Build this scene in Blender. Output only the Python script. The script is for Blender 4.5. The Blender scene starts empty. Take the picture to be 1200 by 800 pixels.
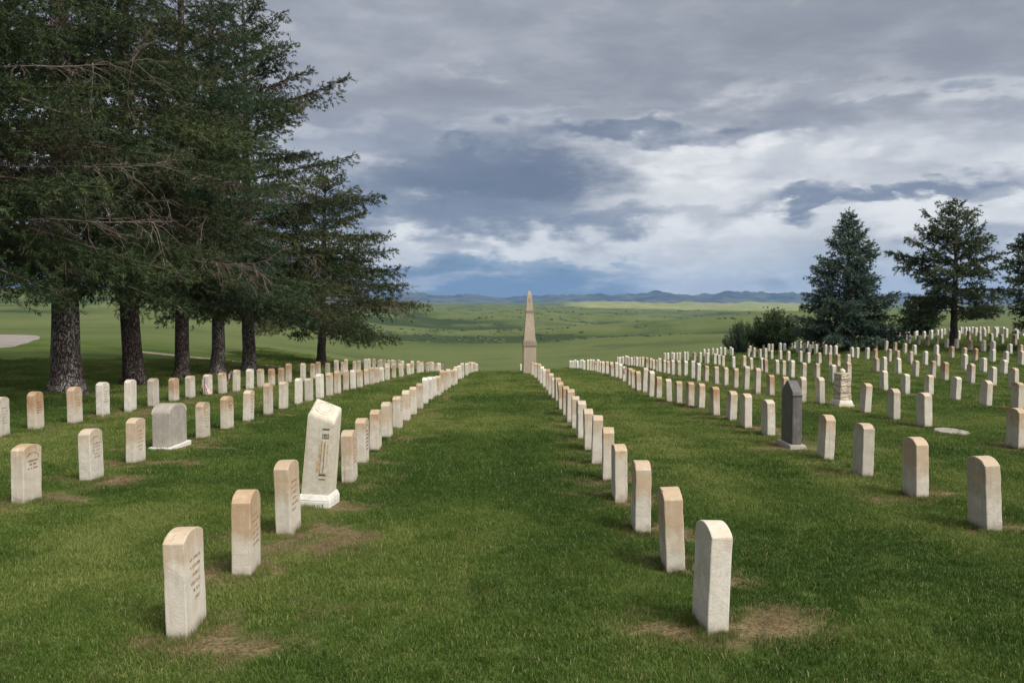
import bpy, bmesh, math, random
import numpy as np
from mathutils import Vector, Matrix, Euler

R = math.radians
random.seed(7)
rng = np.random.default_rng(11)
scn = bpy.context.scene
COL = scn.collection

# ------------------------------------------------------------------ camera
EYE = 1.7
F_PX = 1000.0                       # focal length in pixels of the 1200 px wide photograph
PITCH = math.atan(0.048)
cam_d = bpy.data.cameras.new('camera')
cam_d.sensor_width = 36.0
cam_d.lens = 30.0
cam_d.clip_start = 0.05
cam_d.clip_end = 60000
cam = bpy.data.objects.new('camera', cam_d)
COL.objects.link(cam)
cam.location = (0, 0, EYE)
cam.rotation_euler = (R(90) - PITCH, 0, 0)
scn.camera = cam

# ------------------------------------------------------------------ light, sky, exposure
SUN_EL, SUN_AZ = R(50), R(134)      # azimuth clockwise from +Y (the view direction): from behind, to the right
SUN_DIR = Vector((math.sin(SUN_AZ) * math.cos(SUN_EL), math.cos(SUN_AZ) * math.cos(SUN_EL), math.sin(SUN_EL)))
sun_d = bpy.data.lights.new('sun', 'SUN')
sun_d.energy = 3.3
sun_d.angle = R(17)
sun_d.color = (1.0, 0.945, 0.86)
sun = bpy.data.objects.new('sun', sun_d)
COL.objects.link(sun)
sun.rotation_euler = (-SUN_DIR).to_track_quat('-Z', 'Y').to_euler()

scn.view_settings.view_transform = 'Standard'
scn.view_settings.look = 'None'
scn.view_settings.exposure = 0.0
scn.view_settings.gamma = 1.0
scn.view_settings.use_curve_mapping = False


class NT:
    """Small helper that writes node trees."""
    def __init__(self, tree):
        self.t = tree; self.n = tree.nodes; self.l = tree.links
    def new(self, typ, **kw):
        n = self.n.new(typ)
        for k, v in kw.items():
            setattr(n, k, v)
        return n
    def put(self, sock, v):
        if v is None: return
        if hasattr(v, 'is_output'): self.l.new(v, sock)
        else: sock.default_value = v
    def math(self, op, a, b=None, c=None, clamp=False):
        n = self.new('ShaderNodeMath', operation=op, use_clamp=clamp)
        self.put(n.inputs[0], a); self.put(n.inputs[1], b)
        if c is not None: self.put(n.inputs[2], c)
        return n.outputs[0]
    def add(self, a, b): return self.math('ADD', a, b)
    def sub(self, a, b): return self.math('SUBTRACT', a, b)
    def mul(self, a, b, clamp=False): return self.math('MULTIPLY', a, b, clamp=clamp)
    def div(self, a, b): return self.math('DIVIDE', a, b)
    def ss(self, v, lo, hi, a=0.0, b=1.0):
        n = self.new('ShaderNodeMapRange', interpolation_type='SMOOTHSTEP')
        self.put(n.inputs['Value'], v)
        n.inputs['From Min'].default_value = lo; n.inputs['From Max'].default_value = hi
        n.inputs['To Min'].default_value = a; n.inputs['To Max'].default_value = b
        return n.outputs['Result']
    def mix(self, f, a, b, blend='MIX'):
        n = self.new('ShaderNodeMix', data_type='RGBA', blend_type=blend)
        self.put(n.inputs['Factor'], f)
        for s, v in (('A', a), ('B', b)):
            sk = [i for i in n.inputs if i.name == s and i.type == 'RGBA'][0]
            if isinstance(v, tuple) and len(v) == 3: v = v + (1,)
            self.put(sk, v)
        return [o for o in n.outputs if o.type == 'RGBA'][0]
    def noise(self, vec, scale, detail=4, rough=0.55, dist=0.0, out='Fac'):
        n = self.new('ShaderNodeTexNoise')
        if vec is not None: self.l.new(vec, n.inputs['Vector'])
        n.inputs['Scale'].default_value = scale; n.inputs['Detail'].default_value = detail
        n.inputs['Roughness'].default_value = rough; n.inputs['Distortion'].default_value = dist
        return n.outputs[out]
    def scale(self, vec, s):
        n = self.new('ShaderNodeMapping')
        self.l.new(vec, n.inputs['Vector']); n.inputs['Scale'].default_value = s
        return n.outputs[0]
    def comb(self, x, y, z=0.0):
        n = self.new('ShaderNodeCombineXYZ')
        self.put(n.inputs[0], x); self.put(n.inputs[1], y); self.put(n.inputs[2], z)
        return n.outputs[0]
    def sep(self, v):
        n = self.new('ShaderNodeSeparateXYZ'); self.l.new(v, n.inputs[0]); return n.outputs
    def attr(self, name, typ='GEOMETRY', out='Fac'):
        n = self.new('ShaderNodeAttribute', attribute_type=typ, attribute_name=name)
        return n.outputs[out]


def build_world():
    w = bpy.data.worlds.new('World'); scn.world = w; w.use_nodes = True
    k = NT(w.node_tree); k.n.clear()
    tc = k.new('ShaderNodeTexCoord')
    sky = k.new('ShaderNodeTexSky', sky_type='NISHITA')
    sky.sun_disc = False; sky.sun_elevation = SUN_EL; sky.sun_rotation = SUN_AZ
    sky.altitude = 900; sky.dust_density = 1.5
    x, y, z = k.sep(tc.outputs['Generated'])
    hor = k.math('MAXIMUM', k.math('SQRT', k.add(k.mul(x, x), k.mul(y, y))), 0.02)
    e = k.div(z, hor)                                  # tangent of the elevation
    a = k.math('ARCTAN2', x, y)                        # azimuth, 0 straight ahead
    # cloud sheet coordinates: the direction meets a flat layer
    den = k.add(k.math('MAXIMUM', z, 0.0), 0.11)
    px, py = k.div(x, den), k.div(y, den)
    pv = k.comb(px, k.mul(py, 1.0), 0.0)
    big = k.noise(k.scale(pv, (0.55, 0.8, 1)), 1.0, 7, 0.56, 0.15)
    fine = k.noise(k.scale(pv, (1.3, 2.2, 1)), 1.6, 8, 0.58, 0.15)
    ae = k.comb(k.mul(a, 3.2), k.mul(e, 12.0), 3.7)
    wq = k.noise(ae, 1.3, 8, 0.60, 0.1, 'Color')
    wx, wy, wz = k.sep(wq)
    wq2 = k.sep(k.noise(k.comb(k.mul(a, 13), k.mul(e, 26.0), 5.5), 1.0, 9, 0.62, 0.1, 'Color'))
    vo = k.new('ShaderNodeTexVoronoi', feature='SMOOTH_F1'); vo.inputs['Scale'].default_value = 1.0; vo.inputs['Detail'].default_value = 3.0
    vo.inputs['Roughness'].default_value = 0.55; vo.inputs['Smoothness'].default_value = 0.6
    k.l.new(k.comb(k.add(k.mul(a, 13), k.mul(wx, 1.5)), k.add(k.mul(e, 27.0), k.mul(wy, 1.5)), 0.4), vo.inputs['Vector'])
    bil = k.sub(vo.outputs['Distance'], 0.45)
    aw = k.add(k.add(a, k.mul(k.sub(wx, 0.5), 0.30)), k.mul(k.sub(wq2[0], 0.5), 0.12))
    ew = k.add(k.add(e, k.mul(k.sub(wy, 0.5), 0.085)), k.add(k.mul(k.sub(wq2[1], 0.5), 0.040), k.mul(bil, 0.030)))
    wisp = k.noise(k.comb(k.mul(a, 7), k.mul(e, 26), 1.1), 1.0, 8, 0.58, 0.1)

    def blob(a0, e0, sa, se, soft=0.75, aa=None, ee=None):
        da = k.div(k.sub(aa or aw, a0), sa); de = k.div(k.sub(ee or ew, e0), se)
        r = k.math('SQRT', k.add(k.mul(da, da), k.mul(de, de)))
        return k.ss(r, 1.0 + soft * 0.4, 1.0 - soft, 0.0, 1.0)

    PALE = (0.50, 0.522, 0.575); DARK = (0.140, 0.180, 0.262)
    WHITE = (0.90, 0.905, 0.91); BLUE = (0.165, 0.262, 0.385); LOW = (0.62, 0.68, 0.74); SLATE = (0.205, 0.25, 0.34)
    puff = k.noise(k.comb(k.mul(a, 9.0), k.mul(e, 19.0), 7.7), 1.0, 9, 0.56, 0.12)
    puff2 = k.noise(k.comb(k.mul(a, 4.0), k.mul(e, 11.0), 2.2), 1.0, 9, 0.55, 0.12)
    puff = k.sub(puff, k.mul(bil, 0.16)); puff2 = k.sub(puff2, k.mul(bil, 0.10))
    def m_(x): return k.mul(x, k.ss(puff, 0.36, 0.50, 0.62, 1.0), True)
    def p_(x): return k.mul(x, k.ss(puff2, 0.34, 0.48, 0.40, 1.0), True)
    # sheet of cloud, lighter and darker through its thickness
    c = k.mix(k.ss(big, 0.38, 0.66), (0.345, 0.365, 0.412), PALE)
    c = k.mix(k.mul(k.ss(fine, 0.42, 0.68), 0.55), c, (0.50, 0.515, 0.57))
    c = k.mix(k.mul(k.ss(puff2, 0.50, 0.34), 0.40), c, (0.275, 0.295, 0.355))
    # bright gap in the cloud, lower middle to right
    low_gate = k.ss(ew, 0.235, 0.165)
    c = k.mix(k.mul(low_gate, 0.8), c, (0.63, 0.66, 0.71))
    c = k.mix(p_(blob(0.20, 0.150, 0.40, 0.056, 0.9)), c, WHITE)
    c = k.mix(p_(blob(0.13, 0.165, 0.16, 0.034, 0.9)), c, (0.93, 0.93, 0.93))
    c = k.mix(p_(k.mul(blob(0.40, 0.100, 0.36, 0.060, 0.9), 0.9)), c, WHITE)
    c = k.mix(m_(blob(-0.08, 0.077, 0.24, 0.022, 0.9)), c, WHITE)
    # horizon: pale on the right, blue rain under the cloud base to the left and centre
    c = k.mix(k.ss(ew, 0.085, 0.035), c, LOW)
    rain = k.mul(k.ss(k.add(aw, k.mul(e, 1.2)), 0.19, 0.07), k.ss(ew, 0.073, 0.052))
    c = k.mix(rain, c, BLUE)
    c = k.mix(k.mul(rain, k.mul(k.ss(e, 0.045, 0.0), 0.5)), c, (0.245, 0.355, 0.475))
    # broken scud: dark shreds with bright edges low in the sky, softer higher up
    zone = k.mul(k.ss(e, 0.085, 0.12), k.ss(e, 0.27, 0.20))
    c = k.mix(k.mul(zone, k.mul(k.ss(puff2, 0.46, 0.53), 0.50)), c, WHITE)
    c = k.mix(k.mul(zone, k.mul(k.ss(puff2, 0.535, 0.60), 0.75)), c, SLATE)
    # dark bellies
    c = k.mix(m_(k.mul(blob(-0.13, 0.200, 0.26, 0.045, 0.9), 0.6)), c, SLATE)
    c = k.mix(k.mul(blob(-0.05, 0.160, 0.20, 0.046, 0.6), 0.86), c, DARK)
    c = k.mix(k.mul(blob(0.06, 0.118, 0.22, 0.018, 0.6), 0.7), c, SLATE)
    c = k.mix(k.mul(blob(0.0, 0.150, 0.13, 0.026, 0.9), 0.6), c, (0.105, 0.140, 0.215))
    c = k.mix(m_(k.mul(blob(-0.19, 0.122, 0.30, 0.032, 0.5), 0.95)), c, (0.165, 0.215, 0.305))
    c = k.mix(m_(k.mul(blob(0.05, 0.107, 0.19, 0.014, 0.9), 0.85)), c, SLATE)
    c = k.mix(m_(k.mul(blob(0.17, 0.206, 0.22, 0.018, 0.6), 0.8)), c, DARK)
    c = k.mix(m_(k.mul(blob(0.40, 0.128, 0.16, 0.015, 0.5), 0.95)), c, SLATE)
    c = k.mix(m_(k.mul(blob(0.50, 0.068, 0.20, 0.016, 0.9), 0.7)), c, SLATE)
    c = k.mix(m_(k.mul(blob(0.12, 0.056, 0.28, 0.010, 0.9), 0.8)), c, (0.30, 0.40, 0.52))
    hi = k.ss(e, 0.20, 0.27)
    c = k.mix(k.mul(hi, k.mul(k.ss(puff2, 0.50, 0.60), 0.35)), c, (0.275, 0.297, 0.352))
    c = k.mix(k.mul(hi, k.mul(k.ss(puff, 0.52, 0.64), 0.30)), c, (0.56, 0.57, 0.62))
    # pale shaft of rain lit from behind
    shaft = k.mul(k.mul(k.ss(k.add(a, k.mul(e, 0.5)), 0.13, 0.21), k.ss(a, 0.36, 0.24)), k.ss(ew, 0.085, 0.06))
    c = k.mix(k.mul(shaft, 0.75), c, (0.72, 0.765, 0.80))
    # unseen sky to the left and behind darkened, added to deepen shaded stone faces
    c = k.mix(k.mul(k.ss(a, -0.75, -1.3), 0.65), c, (0.13, 0.15, 0.19))
    c = k.mix(k.mul(k.mul(k.ss(wisp, 0.55, 0.72), k.ss(e, 0.22, 0.10)), 0.5), c, SLATE)
    c = k.mix(k.mul(k.mul(k.ss(wisp, 0.46, 0.32), k.ss(e, 0.26, 0.14)), 0.45), c, WHITE)
    c = k.mix(k.mul(k.ss(puff, 0.52, 0.66), 0.16), c, WHITE)
    c = k.mix(k.mul(k.ss(puff, 0.47, 0.34), 0.16), c, DARK)
    # overhead dark sheet above the frame's middle, bright glow added behind the camera, round the unseen sun, for soft light
    c = k.mix(k.mul(k.ss(ew, 0.24, 0.34), k.mul(k.ss(big, 0.62, 0.42), 0.5)), c, (0.265, 0.288, 0.335))
    sd = k.new('ShaderNodeVectorMath', operation='DOT_PRODUCT')
    k.l.new(tc.outputs['Generated'], sd.inputs[0]); sd.inputs[1].default_value = SUN_DIR
    c = k.mix(k.ss(sd.outputs['Value'], 0.25, 0.98), c, (2.1, 2.05, 1.95))
    # the clear sky seen through thin places
    s10 = k.new('ShaderNodeMix', data_type='RGBA', blend_type='MULTIPLY')
    s10.inputs['Factor'].default_value = 1.0
    k.put([i for i in s10.inputs if i.name == 'A' and i.type == 'RGBA'][0], c)
    k.put([i for i in s10.inputs if i.name == 'B' and i.type == 'RGBA'][0], (10, 10, 10, 1))
    cl = [o for o in s10.outputs if o.type == 'RGBA'][0]
    cover = k.ss(z, -0.02, 0.0, 0.0, 0.94)
    bg = k.new('ShaderNodeBackground'); bg.inputs['Strength'].default_value = 0.1
    k.l.new(k.mix(cover, sky.outputs[0], cl), bg.inputs['Color'])
    out = k.new('ShaderNodeOutputWorld'); k.l.new(bg.outputs[0], out.inputs['Surface'])
    w.cycles.sampling_method = 'MANUAL'; w.cycles.sample_map_resolution = 1024


build_world()
scn.cycles.max_bounces = 6
scn.cycles.diffuse_bounces = 3
scn.cycles.glossy_bounces = 2
scn.cycles.transmission_bounces = 3
scn.cycles.transparent_max_bounces = 8
scn.cycles.volume_bounces = 0
scn.cycles.use_denoising = True

# ------------------------------------------------------------------ noise and terrain
_lat = rng.random((256, 256))

def vnoise(x, y):
    x = np.asarray(x, float); y = np.asarray(y, float)
    xi = np.floor(x).astype(int); yi = np.floor(y).astype(int)
    fx = x - xi; fy = y - yi
    fx = fx * fx * fx * (fx * (fx * 6 - 15) + 10); fy = fy * fy * fy * (fy * (fy * 6 - 15) + 10)
    a = _lat[xi & 255, yi & 255]; b = _lat[(xi + 1) & 255, yi & 255]
    c = _lat[xi & 255, (yi + 1) & 255]; d = _lat[(xi + 1) & 255, (yi + 1) & 255]
    return (a * (1 - fx) + b * fx) * (1 - fy) + (c * (1 - fx) + d * fx) * fy

def fbm(x, y, o=4, g=0.5):
    s = 0; amp = 1; t = 0
    for i in range(o):
        s = s + amp * vnoise(x + 17.3 * i, y + 9.1 * i); t += amp; amp *= g; x = x * 2.03; y = y * 2.03
    return s / t - 0.5

def sstep(v, a, b):
    t = np.clip((v - a) / (b - a), 0, 1); return t * t * (3 - 2 * t)

class Curve:
    """Monotone cubic through control points."""
    def __init__(self, pts):
        self.x = np.array([p[0] for p in pts], float); self.y = np.array([p[1] for p in pts], float)
        h = np.diff(self.x); s = np.diff(self.y) / h
        m = np.zeros(len(self.x)); m[0], m[-1] = s[0], s[-1]
        for i in range(1, len(m) - 1):
            m[i] = 0 if s[i - 1] * s[i] <= 0 else 3 * (h[i - 1] + h[i]) / ((2 * h[i] + h[i - 1]) / s[i - 1] + (h[i] + 2 * h[i - 1]) / s[i])
        self.m, self.h = m, h
    def __call__(self, v):
        v = np.clip(v, self.x[0], self.x[-1])
        i = np.clip(np.searchsorted(self.x, v, 'right') - 1, 0, len(self.h) - 1)
        h = self.h[i]; t = (v - self.x[i]) / h
        return ((2 * t**3 - 3 * t**2 + 1) * self.y[i] + (t**3 - 2 * t**2 + t) * h * self.m[i]
                + (-2 * t**3 + 3 * t**2) * self.y[i + 1] + (t**3 - t**2) * h * self.m[i + 1])

# how far the ground lies below the eye, by distance: straight ahead, far right, far left
P_MID = Curve([(0, 1.7), (5, 1.81), (10, 1.98), (20, 2.37), (30, 2.88), (40, 3.5), (54, 4.58), (65, 5.45), (80, 7.4), (110, 10.6),
               (150, 12.9), (200, 14.2), (300, 16.8), (420, 20.2), (520, 29), (620, 31), (800, 27), (950, 38), (1100, 38), (1450, 27.5), (1700, 42),
               (1900, 41), (2300, 21), (2700, 36), (3100, 33), (3600, 20), (4500, 38), (6000, 27), (7000, 25), (10000, 60), (14000, 120)])
P_RIGHT = Curve([(0, 1.7), (5, 1.81), (10, 1.98), (18, 2.28), (24, 2.48), (40, 2.50), (54, 2.42), (75, 2.9), (100, 3.6), (150, 5.5),
                 (300, 9), (600, 15), (1200, 24), (2500, 37), (3300, 33), (4500, 44), (6000, 43), (10000, 70), (14000, 120)])
P_LEFT = Curve([(0, 1.7), (5, 1.78), (10, 1.75), (18, 1.45), (30, 1.7), (45, 2.0), (60, 2.6), (100, 4.0), (150, 5.0), (300, 6.3),
                (600, 5.5), (1000, 1.5), (1500, -5), (2500, 5), (6000, 40), (10000, 70), (14000, 120)])

def ground_z(x, y):
    x = np.asarray(x, float); y = np.asarray(y, float)
    d = np.maximum(y, 0.0)
    u = x / np.maximum(d, 54.0)
    wr = np.clip((u - 0.03) / 0.5, 0, 1); wl = sstep(u, -0.06, -0.44)
    dm = d * (1 + sstep(d, 250, 420) * 0.55 * fbm(x / np.maximum(0.55 * d, 160) + 11.3, d / np.maximum(0.9 * d, 400), 3))
    D = P_MID(dm) * (1 - wr - wl) + P_RIGHT(d) * wr + P_LEFT(d) * wl
    far = sstep(d, 70, 400)
    dd = np.minimum(d, 1200) + 0.30 * np.maximum(d - 1200, 0)
    n = (0.020 + 0.028 * sstep(d, 350, 600) * sstep(d, 2200, 1200)) * dd * fbm(x / 300 + 3.1, d / 210 + 1.7, 3) + 0.0065 * dd * fbm(x / 75, d / 60, 3)
    n = n + 0.008 * dd * sstep(d, 900, 2500) * fbm(x / 900 + 8, d / 700, 3)
    near = 0.05 * fbm(x / 4.0, y / 4.0, 3)
    return EYE - D + far * n + near * sstep(np.abs(y), 60, 20)

def hollow(x, y):
    """1 in the brushy draws of the prairie, 0 on the swells; drives brush colour and painted hill shade."""
    k_ = 40 + 0.10 * y
    rel = ground_z(x, y) - 0.25 * (ground_z(x + k_, y) + ground_z(x - k_, y) + ground_z(x, y + k_) + ground_z(x, y - k_))
    return np.clip(0.42 - rel / (1.2 + 0.0035 * np.minimum(y, 2500)) + 0.9 * fbm(x / 60, y / 45, 4), 0, 1) * sstep(y, 200, 480)

def gz(x, y): return float(ground_z(x, y))

def ray_dir(px, py):
    cx, cy = (px - 600) / F_PX, (400 - py) / F_PX
    cp, sp = math.cos(PITCH), math.sin(PITCH)
    v = Vector((cx, cp + cy * sp, -sp + cy * cp)); return v / v.y

def at(px, py):
    """The point of the terrain that a direction meets."""
    v = ray_dir(px, py)
    ys = np.concatenate([np.arange(2, 90, 0.05), np.geomspace(90, 9000, 3000)])
    h = (EYE + v.z * ys) - ground_z(v.x * ys, ys)
    i = int(np.argmax(h < 0))
    if h[i] >= 0:
        i = int(np.argmin(np.where(ys < 85, h, 1e9)))
        return Vector((v.x * ys[i], ys[i], gz(v.x * ys[i], ys[i])))
    t = h[i - 1] / (h[i - 1] - h[i]) if i else 0
    yy = ys[i - 1] + t * (ys[i] - ys[i - 1])
    return Vector((v.x * yy, yy, gz(v.x * yy, yy)))

def project(p):
    v = Vector(p) - Vector((0, 0, EYE)); cp, sp = math.cos(PITCH), math.sin(PITCH)
    f = v.y * cp - v.z * sp; u = v.y * sp + v.z * cp
    return 600 + F_PX * v.x / f, 400 - F_PX * u / f

# ------------------------------------------------------------------ object helpers
def tag(o, label=None, cat=None, group=None, kind=None):
    if label: o['label'] = label
    if cat: o['category'] = cat
    if group: o['group'] = group
    if kind: o['kind'] = kind
    return o

def empty(name, loc, rz=0.0):
    o = bpy.data.objects.new(name, None); COL.objects.link(o)
    o.location = loc; o.rotation_euler = (0, 0, rz); o.empty_display_size = 0.3
    return o

def link_mesh(name, me, mats, parent=None):
    o = bpy.data.objects.new(name, me); COL.objects.link(o)
    for m in (mats if isinstance(mats, (list, tuple)) else [mats]):
        if m and m.name not in [x.name for x in me.materials if x]: me.materials.append(m)
    if parent is not None: o.parent = parent
    return o

def from_arrays(name, verts, faces, mats, parent=None, smooth=False, mat_idx=None, attrs=None):
    """One mesh out of numpy arrays; faces all of the same corner count."""
    verts = np.asarray(verts, np.float32); faces = np.asarray(faces, np.int32)
    me = bpy.data.meshes.new(name)
    nf, kk = faces.shape
    me.vertices.add(len(verts)); me.vertices.foreach_set('co', verts.ravel())
    me.loops.add(nf * kk); me.loops.foreach_set('vertex_index', faces.ravel())
    me.polygons.add(nf); me.polygons.foreach_set('loop_start', np.arange(0, nf * kk, kk, dtype=np.int32))
    if mat_idx is not None: me.polygons.foreach_set('material_index', np.asarray(mat_idx, np.int32))
    me.polygons.foreach_set('use_smooth', np.full(nf, smooth))
    for k_, v_ in (attrs or {}).items():
        at_ = me.attributes.new(k_, 'FLOAT', 'POINT'); at_.data.foreach_set('value', np.asarray(v_, np.float32))
    me.update(calc_edges=True); me.validate()
    if mats is None: return me
    return link_mesh(name, me, mats, parent)

def from_bm(name, bm, mats, parent=None, smooth=False):
    me = bpy.data.meshes.new(name); bm.to_mesh(me); bm.free()
    if smooth:
        me.polygons.foreach_set('use_smooth', np.full(len(me.polygons), True))
    return link_mesh(name, me, mats, parent)

def prism_bm(profile, axis, t, bevel=0.006, seg=2):
    """Extrude a closed profile [(u, z)]; axis 'x' extrudes along x with u on y, axis 'y' the other way round."""
    bm = bmesh.new()
    def mk(s): return [bm.verts.new((s, u, z) if axis == 'x' else (u, s, z)) for u, z in profile]
    a, b = mk(-t / 2), mk(t / 2)
    bm.faces.new(a); bm.faces.new(b[::-1]); n = len(a)
    for i in range(n): bm.faces.new((a[i], b[i], b[(i + 1) % n], a[(i + 1) % n]))
    bmesh.ops.recalc_face_normals(bm, faces=bm.faces)
    if bevel:
        es = [e for e in bm.edges if e.is_manifold and e.calc_face_angle(0) > 0.5]
        bmesh.ops.bevel(bm, geom=es, offset=bevel, segments=seg, affect='EDGES', profile=0.6)
    return bm

def box_bm(sx, sy, z0, z1, bevel=0.006, top=None, bm=None):
    b2 = bmesh.new()
    tx, ty = top or (sx, sy)
    v = [b2.verts.new((x * sx / 2, y * sy / 2, z0)) for x, y in ((-1, -1), (1, -1), (1, 1), (-1, 1))]
    w = [b2.verts.new((x * tx / 2, y * ty / 2, z1)) for x, y in ((-1, -1), (1, -1), (1, 1), (-1, 1))]
    b2.faces.new(v[::-1]); b2.faces.new(w)
    for i in range(4): b2.faces.new((v[i], v[(i + 1) % 4], w[(i + 1) % 4], w[i]))
    if bevel: bmesh.ops.bevel(b2, geom=list(b2.edges), offset=bevel, segments=2, affect='EDGES', profile=0.6)
    return b2

# ------------------------------------------------------------------ materials
def material(name):
    m = bpy.data.materials.new(name); m.use_nodes = True
    k = NT(m.node_tree)
    bsdf = [n for n in k.n if n.type == 'BSDF_PRINCIPLED'][0]
    return m, k, bsdf

def bump(k, bsdf, h, strength, dist):
    b = k.new('ShaderNodeBump'); b.inputs['Strength'].default_value = strength; b.inputs['Distance'].default_value = dist
    k.l.new(h, b.inputs['Height']); k.l.new(b.outputs[0], bsdf.inputs['Normal'])

def mat_marble():
    """Weathered white marble; the object colour's red is how rusty, green how bright, blue how grimy."""
    m, k, b = material('weathered_marble')
    tc = k.new('ShaderNodeTexCoord'); oi = k.new('ShaderNodeObjectInfo'); geo = k.new('ShaderNodeNewGeometry')
    col = k.new('ShaderNodeSeparateColor'); k.l.new(oi.outputs['Color'], col.inputs[0])
    rust, brt, grime = col.outputs
    isl = geo.outputs['Random Per Island']
    off = k.new('ShaderNodeVectorMath', operation='ADD')
    k.l.new(tc.outputs['Object'], off.inputs[0])
    r37 = k.mul(oi.outputs['Random'], 37.0)
    k.l.new(k.comb(r37, r37, k.mul(r37, 0.0)), off.inputs[1])
    p = off.outputs[0]
    z = k.sep(tc.outputs['Object'])[2]
    blot = k.noise(p, 9, 6, 0.62)
    streak = k.noise(k.scale(p, (26, 26, 2.2)), 1.0, 5, 0.6)
    fine = k.noise(p, 70, 4, 0.6)
    base = k.mix(k.ss(blot, 0.35, 0.7), (0.61, 0.58, 0.515), (0.50, 0.465, 0.40))
    base = k.mix(k.mul(rust, 0.62, True), base, k.mix(k.ss(streak, 0.35, 0.65), (0.50, 0.425, 0.325), (0.42, 0.345, 0.255)))
    base = k.mix(k.mul(k.ss(fine, 0.5, 0.75), 0.35), base, (0.36, 0.34, 0.29))
    # rust and tan staining that has soaked in from the top
    rr0 = oi.outputs['Random']; zz = k.add(z, k.mul(k.sub(k.math('FRACT', k.mul(rr0, 7.31)), 0.50), 0.32))
    up = k.add(k.ss(zz, 0.16, 0.56), k.mul(k.sub(blot, 0.5), 1.2))
    up = k.add(up, k.mul(k.sub(streak, 0.5), 1.1))
    stain = k.ss(up, 0.15, 1.0)
    rr = k.add(rust, k.mul(k.sub(isl, 0.5), 0.25))
    base = k.mix(k.mul(stain, k.ss(rr, 0.0, 0.75, 0.15, 0.97), True), base, (0.435, 0.32, 0.205))
    deep = k.mul(k.ss(up, 0.62, 1.25), k.ss(rr, 0.4, 1.0, 0.0, 0.85))
    base = k.mix(deep, base, (0.30, 0.155, 0.078))
    # each stone has weathered in its own way: brown runs down the faces, grey veins, dark soot
    v1 = k.noise(k.scale(p, (34, 34, 1.5)), 1.0, 6, 0.62); v2 = k.noise(k.scale(p, (5, 5, 11)), 1.0, 7, 0.68, 0.9)
    base = k.mix(k.mul(k.ss(v1, 0.56, 0.70), k.ss(k.math('FRACT', k.mul(rr0, 13.7)), 0.25, 0.9, 0.0, 0.75)), base, (0.29, 0.215, 0.145))
    base = k.mix(k.mul(k.ss(k.math('ABSOLUTE', k.sub(v2, 0.5)), 0.035, 0.0), k.ss(k.math('FRACT', k.mul(rr0, 29.1)), 0.3, 1.0, 0.0, 0.6)), base, (0.33, 0.325, 0.30))
    # grey bloom and lichen
    lich = k.noise(p, 22, 5, 0.7)
    base = k.mix(k.mul(k.ss(lich, 0.60, 0.72), k.add(k.mul(grime, 0.9), 0.08), True), base, (0.20, 0.19, 0.165))
    base = k.mix(k.mul(grime, k.ss(streak, 0.4, 0.75, 0.1, 0.7), True), base, (0.30, 0.285, 0.25))
    # soil splash at the foot, ragged
    foot = k.ss(k.add(z, k.mul(k.sub(blot, 0.5), 0.20)), 0.095, 0.0)
    base = k.mix(k.mul(foot, 0.8), base, (0.20, 0.17, 0.12))
    hsv = k.new('ShaderNodeHueSaturation'); k.l.new(base, hsv.inputs['Color'])
    k.put(hsv.inputs['Value'], k.add(k.mul(brt, 0.8), k.add(0.46, k.mul(isl, 0.10))))
    k.l.new(hsv.outputs[0], b.inputs['Base Color'])
    b.inputs['Roughness'].default_value = 0.82; b.inputs['Specular IOR Level'].default_value = 0.25
    bump(k, b, k.add(k.mul(fine, 0.6), blot), 0.5, 0.006)
    return m

def mat_stone(name, c1, c2, c3, scale=40, rough=0.75, stain=None, bmp=0.4):
    m, k, b = material(name)
    tc = k.new('ShaderNodeTexCoord'); p = tc.outputs['Object']
    n1 = k.noise(p, scale, 5, 0.65); n2 = k.noise(p, scale * 0.12, 4, 0.55)
    c = k.mix(k.ss(n1, 0.35, 0.68), c1, c2)
    c = k.mix(k.mul(k.ss(n2, 0.45, 0.7), 0.7), c, c3)
    if stain:
        st = k.noise(k.scale(p, (14, 14, 1.4)), 1.0, 5, 0.6)
        c = k.mix(k.mul(k.ss(st, 0.52, 0.72), stain[1]), c, stain[0])
    k.l.new(c, b.inputs['Base Color']); b.inputs['Roughness'].default_value = rough
    b.inputs['Specular IOR Level'].default_value = 0.3
    bump(k, b, n1, bmp, 0.006)
    return m

def mat_plain(name, c, rough=0.8, var=0.25, scale=12):
    m, k, b = material(name)
    tc = k.new('ShaderNodeTexCoord'); n = k.noise(tc.outputs['Object'], scale, 5, 0.6)
    k.l.new(k.mix(k.ss(n, 0.3, 0.7), tuple(x * (1 - var) for x in c), tuple(x * (1 + var) for x in c)), b.inputs['Base Color'])
    b.inputs['Roughness'].default_value = rough; b.inputs['Specular IOR Level'].default_value = 0.2
    return m

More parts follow.
